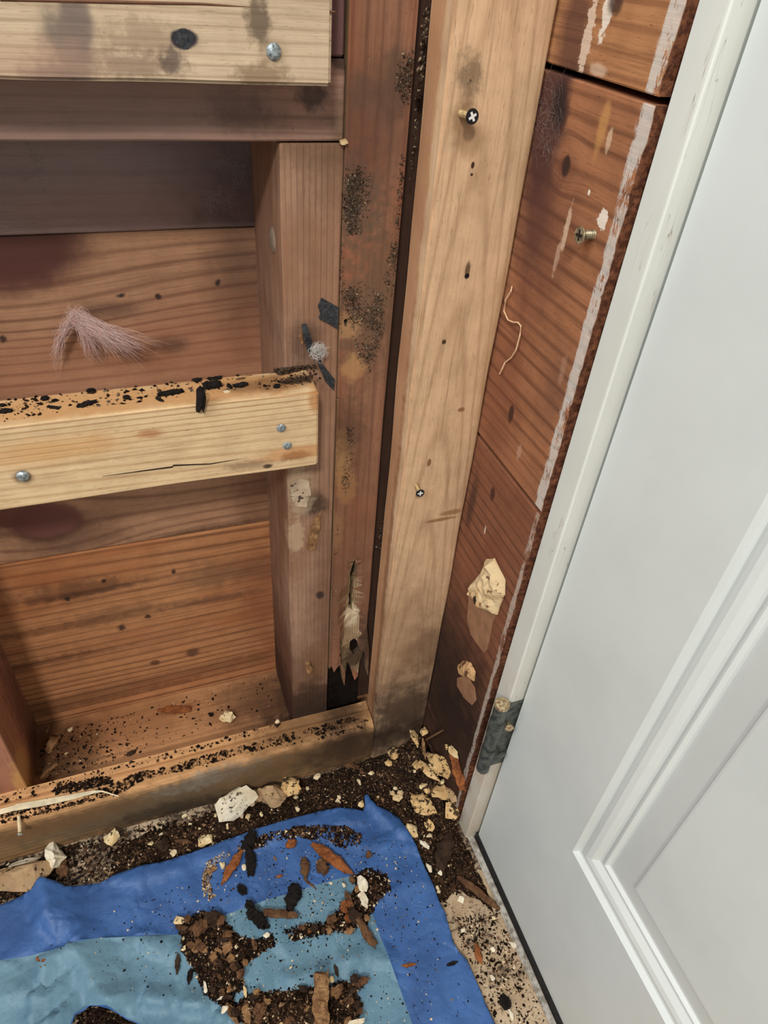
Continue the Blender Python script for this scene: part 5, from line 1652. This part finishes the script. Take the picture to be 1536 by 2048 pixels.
pts = [p for p in pts if p[1] < -0.001 and p[1] > -0.0312]
o = granules('strip_crumbs', pts, SOILM[:4], (60, 25, 12, 5), (0.0004, 0.0022), 71, 0.7)
tag(o, 'black soil crumbs along the groove on top of the base furring strip', 'soil', kind='stuff')
pw = tow([(80, 1500), (130, 1460), (560, 1345), (575, 1420), (300, 1500), (90, 1560)], 0.045)
pw = [(x, min(max(y, 0.002), 0.09)) for x, y in pw]
pts = scatter(pw, 700, 75, lambda x, y: 0.045, lambda x, y: 0.15 + math.exp(-((x + .39) ** 2) / .003))
pts = [p for p in pts if not (SX0 - .001 < p[0] < SX1) and p[0] > -0.413]
o = granules('plate_crumbs', pts, SOILM[:5], (45, 30, 15, 6, 5), (0.0004, 0.0018), 75, 0.7)
tag(o, 'dark crumbs sprinkled on the bottom plate between the studs', 'soil', kind='stuff')

# ------------------------------------------------------------------ debris on the middle furring strip
pw = [(p[0], min(-.001, max(-.031, p[1]))) for p in [PZ(a, c, 0.501) for a, c in [(0, 800), (200, 775), (400, 755), (640, 722), (640, 770), (400, 790), (200, 815), (0, 845)]]]
pts = scatter(pw, 420, 81, lambda x, y: 0.501, clump)
e2 = [(p[0], min(-.001, max(-.031, p[1]))) for p in [PZ(a, c, 0.501) for a, c in [(545, 742), (600, 728), (640, 722), (640, 735), (600, 742), (560, 752)]]]
pts2 = scatter(e2, 1200, 82, lambda x, y: 0.501 + random.Random(x).uniform(0, .003))
e3 = [(p[0], min(-.001, max(-.031, p[1]))) for p in [PZ(a, c, 0.501) for a, c in [(560, 764), (600, 755), (628, 756), (620, 766), (560, 772)]]]
pts2 += scatter(e3, 500, 83, lambda x, y: 0.501 + random.Random(x).uniform(0, .003))
o = granules('ledge_crumbs', pts, [M['soil_dark'], M['soil'], M['soil_mid'], M['dust']], (45, 25, 15, 15), (0.0004, 0.0017), 81, 0.7)
tag(o, 'dark crumbs and dust on top of the middle furring strip', 'soil', kind='stuff')
o = granules('ledge_dust', pts2, [M['soil'], M['soil_mid'], M['dust'], M['dust_brown']], (30, 25, 20, 25), (0.0003, 0.0011), 85, 0.7)
tag(o, 'brown dust heaped at the right end of the middle furring strip, against the stud', 'dust', kind='stuff')
GB = 'black bark pieces on the middle furring strip'
for p1, p2, wp, lab in [((315, 793), (368, 783), 14, 'long black bark stick on the ledge left of the hanging flake'), ((312, 796), (326, 804), 8, 'small bark piece under the left end of the long bark stick'), ((408, 778), (440, 772), 22, 'largest black bark clod on the ledge right of the hanging flake'), ((470, 775), (494, 770), 14, 'black bark clod further right on the ledge, beside a pale chip'),
                        ((155, 815), (192, 806), 13, 'flat dark bark flake on the ledge at the left third'), ((98, 815), (120, 818), 8, 'small bark flake left of the flat dark one'), ((176, 784), (190, 780), 12, 'spiky bark crumb at the back of the ledge'), ((248, 797), (260, 797), 12, 'round black crumb at the middle of the ledge'), ((275, 797), (286, 796), 6, 'small brown crumb right of the round black one'),
                        ((0, 826), (26, 823), 12, 'dark bark piece at the left end of the ledge'), ((0, 812), (10, 812), 9, 'black crumb at the back left end of the ledge'), ((86, 799), (96, 800), 13, 'upright bark crumb near the left on the ledge'), ((104, 803), (116, 802), 8, 'small bark crumb right of the upright one'), ((384, 757), (402, 757), 11, 'bark piece at the rear of the ledge above the hanging flake'), ((414, 756), (424, 755), 9, 'small bark crumb at the rear right of the hanging flake'), ((456, 770), (462, 778), 9, 'small bark crumb between the two black clods'), ((550, 777), (558, 772), 11, 'small bark crumb at the right end of the ledge'), ((425, 757), (444, 754), 10, 'greyish bark clod at the rear of the ledge')]:
    stick(p1, p2, wp, 'midtop', 'char', lab, GB, cat='bark piece', name='bark_piece', thick=.55, taper=(.6, .6))
stick((482, 748), (504, 750), 5, 'midtop', 'frag_tan', 'pale wood sliver at the rear right of the ledge', GB, cat='wood splinter')
stick((447, 785), (460, 784), 9, 'midtop', 'cream', 'white chip on the ledge right of the hanging flake', GB, cat='plaster crumb', name='plaster_crumb', taper=(.7, .6), thick=.4)
stick((472, 760), (490, 757), 7, 'midtop', 'frag_brown', 'brown flake on the ledge near its right end', GB, cat='wood splinter')
# hanging flake over the front edge
fb = bmesh.new()
fl = [(392, 778), (400, 770), (408, 776), (411, 790), (409, 808), (405, 822), (402, 812), (397, 820), (391, 818), (392, 800)]
fw = [pf(a, c) for a, c in fl]
va = [fb.verts.new((a[0], FY0 - 0.0035, a[2])) for a in fw]
vb = [fb.verts.new((a[0], FY0 - 0.0005, a[2])) for a in fw]
ct = fb.verts.new((np.mean([a[0] for a in fw]), FY0 - 0.007, np.mean([a[2] for a in fw])))
for i in range(len(va)):
    j = (i + 1) % len(va)
    fb.faces.new((va[i], va[j], ct))
    fb.faces.new((va[j], va[i], vb[i], vb[j]))
fb.faces.new(vb)
o = bm_obj('bark_piece', fb, M['char'])
tag(o, 'torn black bark flake hanging over the front of the middle furring strip', 'bark piece', GB)


# ------------------------------------------------------------------ things stuck on the wood
def patch(name, pxs, plane, mat, label, cat, thick=0.0016, seed=1, step=0.004, amp=0.0008, bulge=0.0, grid=0.003, group=None, parent=None, curl=0.0):
    """flat torn piece lying on a vertical face; plane = ('y', value) or ('x', value)"""
    ax, val = plane
    P3 = [PY(a, c, val) if ax == 'y' else PX(a, c, val) for a, c in pxs]
    p2 = [(p[0], p[2]) if ax == 'y' else (p[1], p[2]) for p in P3]
    p2 = rough_poly(p2, step, amp, seed)
    vs, fs = cdt(p2, grid, (), .3, seed)
    V = []
    for x, z in vs:
        d = polydist(x, z, p2)
        h = thick + min(1, d / 0.005) * bulge * (0.6 + 0.8 * (noise.noise(Vector((x * 120, z * 120, seed))) + .5)) + curl * max(0, noise.noise(Vector((x * 90, z * 90, seed + 5))))
        V.append((x, val - h, z) if ax == 'y' else (val - h, x, z))
    n0 = len(V)
    V += [(x, val - 0.0001, z) if ax == 'y' else (val - 0.0001, x, z) for x, z in vs]
    F = [tuple(f) for f in fs]
    ed = {(f[k], f[(k + 1) % 3]) for f in fs for k in range(3)}
    for (a, c) in ed:
        if (c, a) not in ed:
            F.append((c, a, a + n0, c + n0))
    F += [tuple(i + n0 for i in reversed(f)) for f in fs]
    o = mesh_obj(name, V, F, mat, parent)
    bm = bmesh.new()
    bm.from_mesh(o.data)
    bmesh.ops.recalc_face_normals(bm, faces=bm.faces)
    bm.to_mesh(o.data)
    bm.free()
    if parent is None:
        tag(o, label, cat, group)
    elif label:
        o['label'] = label
    return o


GFE = 'black felt scraps on the middle stud'
patch('felt_scrap', [(643, 595), (676, 614), (674, 657), (637, 634), (641, 627), (636, 612)], ('y', 0), M['felt'], 'black felt scrap shaped like a flag, topmost on the middle stud', 'felt scrap', .0012, 1, curl=.003, amp=.0003, group=GFE)
patch('felt_scrap', [(603, 648), (612, 646), (620, 672), (626, 700), (616, 703), (608, 680)], ('y', 0), M['felt'], 'narrow crumpled black felt scrap above a tuft of white fluff', 'felt scrap', .0015, 2, curl=.006, amp=.0005, group=GFE)
patch('felt_scrap', [(637, 716), (650, 735), (669, 758), (667, 780), (650, 762), (636, 730)], ('y', 0), M['felt'], 'black felt scrap pointing down, lowest on the middle stud', 'felt scrap', .0012, 3, curl=.003, amp=.0003, group=GFE)
patch('wood_splinter', [(626, 1040), (641, 1022), (637, 1050), (628, 1095), (613, 1094), (617, 1070)], ('y', 0), M['frag_tan'], 'tan sliver peeling off the face of the middle stud', 'wood splinter', .003, 4, curl=.003, amp=.0004)
patch('paper_scrap', [(582, 962), (600, 955), (617, 958), (620, 985), (612, 1010), (590, 1008), (580, 990)], ('y', 0), speckled('torn_paper', (200, 180, 154), (70, 54, 44), .25, 160), 'torn pale paper scrap stuck to the middle stud below the furring strip', 'paper scrap', .0012, 5, curl=.006, amp=.0008)
patch('wood_splinter', [(611, 1325), (618, 1321), (624, 1333), (618, 1345), (612, 1340)], ('y', 0), M['frag_tan'], 'short curled chip low on the middle stud', 'wood splinter', .002, 6, curl=.004, amp=.0003)
patch('wood_splinter', [(596, 672), (602, 664), (606, 684), (604, 690)], ('y', 0), M['frag_tan'], 'tiny tan chip left of the narrow felt scrap', 'wood splinter', .001, 7, amp=.0002, grid=.002)
# putty on the right wall board
GPU = 'putty patches on the lowest right wall board'
smear = plain('tan_glue', (158, 116, 88), 0.6, 70, .12, .25)
p1 = patch('putty_patch', [(940, 1170), (960, 1148), (975, 1190), (1000, 1215), (985, 1250), (975, 1300), (968, 1305), (943, 1270), (935, 1240), (938, 1200)], ('x', 0), smear, 'tan glue smear topped by a big cracked cream putty lump on the right wall', 'putty', .0006, 11, amp=.0008, bulge=.0003, group=GPU)
patch('putty_lump', [(950, 1162), (968, 1138), (975, 1118), (990, 1116), (1002, 1140), (1012, 1160), (1010, 1190), (1000, 1215), (996, 1230), (975, 1222), (958, 1205), (946, 1185)], ('x', -0.0007), speckled('putty_cream', (212, 188, 148), (96, 62, 44), .18, 120, base2=(192, 152, 108)), 'big cracked cream putty lump', None, .001, 12, amp=.0012, bulge=.007, parent=p1)
screw(p1, px_x(958, 1200, -0.004), (-1, 0, 0), 0.003, 0.0040, [M['screw_black'], M['screw_black'], M['screw_recess']], 'dark screw head sunk in the putty', recess=False)
p2 = patch('putty_patch', [(915, 1355), (935, 1352), (950, 1375), (953, 1400), (945, 1410), (928, 1395), (915, 1372)], ('x', 0), smear, 'small oval tan glue smear with a cream putty dab, low on the right wall', 'putty', .0006, 13, amp=.0006, bulge=.0003, group=GPU)
patch('putty_lump', [(918, 1330), (930, 1320), (942, 1325), (952, 1345), (950, 1362), (935, 1355), (922, 1350)], ('x', -0.0007), speckled('putty_dab', (210, 168, 120), (84, 50, 34), .35, 160), 'cream putty dab', None, .001, 14, amp=.001, bulge=.004, parent=p2)


# string on the right wall
sb = bmesh.new()
sp = [(1024, 572), (1022, 582), (1011, 600), (1008, 622), (1016, 640), (1025, 644), (1036, 645), (1042, 652), (1040, 670), (1032, 700), (1022, 716), (1010, 725), (1004, 738), (999, 748)]
add_tube(sb, [Vector(PX(a, c, -0.0014 - 0.001 * math.sin(i * .9) ** 2)) for i, (a, c) in enumerate(sp)], 0.00055, 6)
o = bm_obj('string', sb, M['string'])
tag(o, 'thin pale string wavering down the middle board of the right wall', 'string')


# wool, fluff and webs: masses of hair-fine fibres
def fibres(name, root_fn, n, seg, r, mat, seed, label, cat, extra_core=None):
    rnd = random.Random(seed)
    cu = bpy.data.curves.new(name, 'CURVE')
    cu.dimensions = '3D'
    cu.bevel_depth = r
    cu.bevel_resolution = 0
    first = None
    for i in range(n):
        pts = root_fn(rnd)
        if first is None:
            first = Vector(pts[0])
        s = cu.splines.new('POLY')
        s.points.add(len(pts) - 1)
        for k, p in enumerate(pts):
            q = Vector(p) - first
            s.points[k].co = (q.x, q.y, q.z, 1)
            s.points[k].radius = 1.0 if k < len(pts) - 1 else 0.4
    cu.materials.append(mat)
    o = bpy.data.objects.new(name, cu)
    COL.objects.link(o)
    o.location = first
    return tag(o, label, cat, kind='stuff')


def wool(rnd):
    y0 = BY - 0.003
    a = Vector(PY(150 + rnd.gauss(0, 9), 632 + rnd.gauss(0, 8), y0 - abs(rnd.gauss(0, .006))))
    u = rnd.random()
    if u < .56:
        b = Vector(PY(250 + rnd.gauss(5, 26), 694 + rnd.gauss(0, 13), y0 - .012 - abs(rnd.gauss(0, .008))))
        m_ = Vector(PY(195 + rnd.gauss(0, 8), 655 + rnd.gauss(0, 12), y0 - .022 - abs(rnd.gauss(0, .006))))
    elif u < .76:
        b = Vector(PY(113 + rnd.gauss(0, 6), 705 + rnd.gauss(0, 18), y0 - .004 - abs(rnd.gauss(0, .004))))
        m_ = Vector(PY(126 + rnd.gauss(0, 5), 660 + rnd.gauss(0, 8), y0 - .010 - abs(rnd.gauss(0, .004))))
    else:
        b = Vector(PY(190 + rnd.gauss(0, 12), 700 + rnd.gauss(0, 14), y0 - .006 - abs(rnd.gauss(0, .006))))
        m_ = Vector(PY(165 + rnd.gauss(0, 8), 662 + rnd.gauss(0, 8), y0 - .016 - abs(rnd.gauss(0, .004))))
    out = []
    j = [rnd.gauss(0, .0012) for _ in range(6)]
    for k in range(7):
        t = k / 6
        p = a * (1 - t) ** 2 + m_ * (2 * t * (1 - t)) + b * (t * t)
        p += Vector((j[0] * math.sin(t * 7 + j[3] * 900), j[1] * math.sin(t * 9), j[2] * math.sin(t * 8 + 1)))
        p.y = min(p.y, BY - .0008)
        out.append(p)
    return out


fibres('wool_tuft', wool, 520, 7, 0.00010, M['fluff_pink'], 5, 'tuft of pink insulation wool hanging on the board behind the studs', 'wool tuft')


def ball(cx, cy, y, rpx, n_loops=6, flat=.5):
    c = Vector(PY(cx, cy, y))

    def f(rnd):
        d = Vector((rnd.gauss(0, 1), rnd.gauss(0, 1) * flat, rnd.gauss(0, 1))).normalized()
        e = Vector((rnd.gauss(0, 1), rnd.gauss(0, 1) * flat, rnd.gauss(0, 1))).normalized()
        R_ = rpx * rnd.uniform(.35, 1.0)
        out = []
        for k in range(6):
            t = k / 5 * math.pi * .8
            p = c + (d * math.cos(t) + e * math.sin(t)) * R_
            p.y = min(p.y, y + .004)
            out.append(p)
        return out
    return f


fibres('white_fluff', ball(638, 702, -0.006, 0.0065), 150, 6, 0.00010, M['fluff_white'], 6, 'small ball of white fluff between felt scraps on the middle stud', 'fluff')


def webf(pxs, plane, spread, length, bias=(0, 0, 0)):
    def f(rnd):
        a, c = rnd.choice(pxs)
        a += rnd.gauss(0, spread)
        c += rnd.gauss(0, spread)
        p = Vector(PY(a, c, plane[1]) if plane[0] == 'y' else PX(a, c, plane[1]))
        out = [p]
        d = Vector((rnd.gauss(0, 1), rnd.gauss(0, 1), rnd.gauss(0, 1)))
        for k in range(5):
            d += Vector((rnd.gauss(0, .7), rnd.gauss(0, .7), rnd.gauss(0, .7)))
            q = out[-1] + d.normalized() * length / 5 + Vector(bias) * length
            if plane[0] == 'y':
                q.y = min(plane[1] - .0002, max(plane[1] - .004, q.y))
            else:
                q.x = min(plane[1] - .0002, max(plane[1] - .004, q.x))
            out.append(q)
        return out
    return f


fibres('cobweb', webf([(450, 310), (462, 325), (475, 335), (490, 320), (465, 345), (430, 395), (445, 400), (420, 400)], ('y', BY), 9, 0.012), 260, 6, 0.000045, M['fluff_white'], 7, 'whitish cobweb on the dark top board behind the studs', 'cobweb')
fibres('cobweb', webf([(62, 292), (68, 305), (74, 322), (77, 336)], ('y', BY), 3, 0.010), 60, 6, 0.000045, M['fluff_white'], 8, 'small pale cobweb under the sill timber at the upper left', 'cobweb')
fibres('cobweb', webf([(1102, 180), (1095, 215), (1090, 250), (1085, 290), (1110, 230), (1118, 260), (1100, 300)], ('x', 0), 9, 0.012), 120, 6, 0.00004, M['web'], 9, 'dusty brown cobweb on the right wall beside the corner furring strip', 'cobweb')


# dust and droppings caked on the corner post
def wall_scatter(pxs, plane, n, seed, dens=None):
    ax, val = plane
    P3 = [PY(a, c, val) if ax == 'y' else PX(a, c, val) for a, c in pxs]
    pl = [(p[0], p[2]) if ax == 'y' else (p[1], p[2]) for p in P3]
    fe = random.Random(seed + 1)
    pts = [q for q in scatter(pl, n, seed, lambda x, z: 0, dens) if fe.random() < polydist(q[0], q[1], pl) / 0.007 + 0.06]
    return [(x, val, z) if ax == 'y' else (val, x, z) for x, z, _ in pts]


def edge(x, z):
    return 0.12 + 0.88 * max(0, min(1, 0.5 + 1.8 * noise.noise(Vector((x * 70, z * 70, 2)))))


DU = [M['dust'], M['dust_light'], M['dust_brown'], M['soil']]
pts = []
pts += wall_scatter([(690, 335), (722, 322), (746, 350), (742, 420), (720, 470), (692, 472), (683, 400)], ('y', 0), 3200, 91, edge)
pts += wall_scatter([(795, 110), (830, 90), (842, 120), (828, 200), (800, 240), (788, 170)], ('y', 0), 1500, 92, edge)
pts += wall_scatter([(800, 300), (822, 320), (815, 400), (800, 520), (782, 600), (765, 560), (790, 420)], ('y', 0), 2600, 93, edge)
pts += wall_scatter([(680, 570), (720, 560), (775, 590), (770, 660), (740, 760), (700, 700), (700, 660), (680, 600)], ('y', 0), 3600, 94, edge)
pts += wall_scatter([(685, 330), (690, 560), (682, 700), (676, 560), (680, 420)], ('y', 0), 500, 95)
pts += wall_scatter([(690, 850), (712, 850), (710, 940), (690, 1000), (680, 960), (695, 900)], ('y', 0), 1000, 96, edge)
pts += wall_scatter([(670, 1000), (680, 1000), (672, 1330), (660, 1330), (664, 1150)], ('y', 0), 400, 97, edge)
pts = [p for p in pts if CX0 - .001 < p[0] < CX1]
o = granules('caked_dust', pts, DU, (40, 5, 45, 10), (0.0002, 0.00075), 91, 0.7, (0, -1, 0))
tag(o, 'grey-brown droppings and dust caked on the face of the corner post', 'dust', kind='stuff')
pts = wall_scatter([(921, 140), (940, 130), (957, 145), (955, 170), (935, 178), (920, 170)], ('y', FY0), 260, 98, edge)
o = granules('caked_dust', pts, DU, (40, 30, 24, 6), (0.0002, 0.0009), 98, 0.6, (0, -1, 0))
tag(o, 'small patch of dust specks on the corner furring strip above its upper screw', 'dust', kind='stuff')
pts = wall_scatter([(845, 20), (862, 0), (858, 120), (835, 260), (828, 330), (818, 380), (830, 180)], ('y', 0.004), 900, 99, edge)
pts += wall_scatter([(755, 1040), (770, 1040), (762, 1110), (750, 1110)], ('y', 0.004), 150, 100, edge)
pts = [p for p in pts if CX1 < p[0] < FX0 + 0.002]
if pts:
    o = granules('caked_dust', pts, DU, (44, 14, 32, 10), (0.0004, 0.0014), 99, 0.7, (0, -1, 0))
    tag(o, 'grey dust clogging the gap between corner post and furring strip', 'dust', kind='stuff')
# dark filler added in the gap so no light leaks
gapfill = bm_obj('gap_filler', box_bm((-0.0680, 0.026, 0.0455), (-0.0015, 0.0915, 1.0), 0.001, 1), wood('gap_wood', (92, 62, 48), (60, 38, 30), 'z', 'x', 70, 1, .4, 171, speck=.3))
tag(gapfill, 'dark added filler set back in the gap between corner post and corner furring strip', 'stud')
# pale chip at the joint of sill and stud
pcb = patch('wood_splinter', [(678, 280), (690, 277), (694, 284), (685, 288), (679, 287)], ('y', 0), M['chunk'], 'pale chip where sill timber, stud and corner post meet', 'wood splinter', .003, 21, amp=.0002, grid=.002)
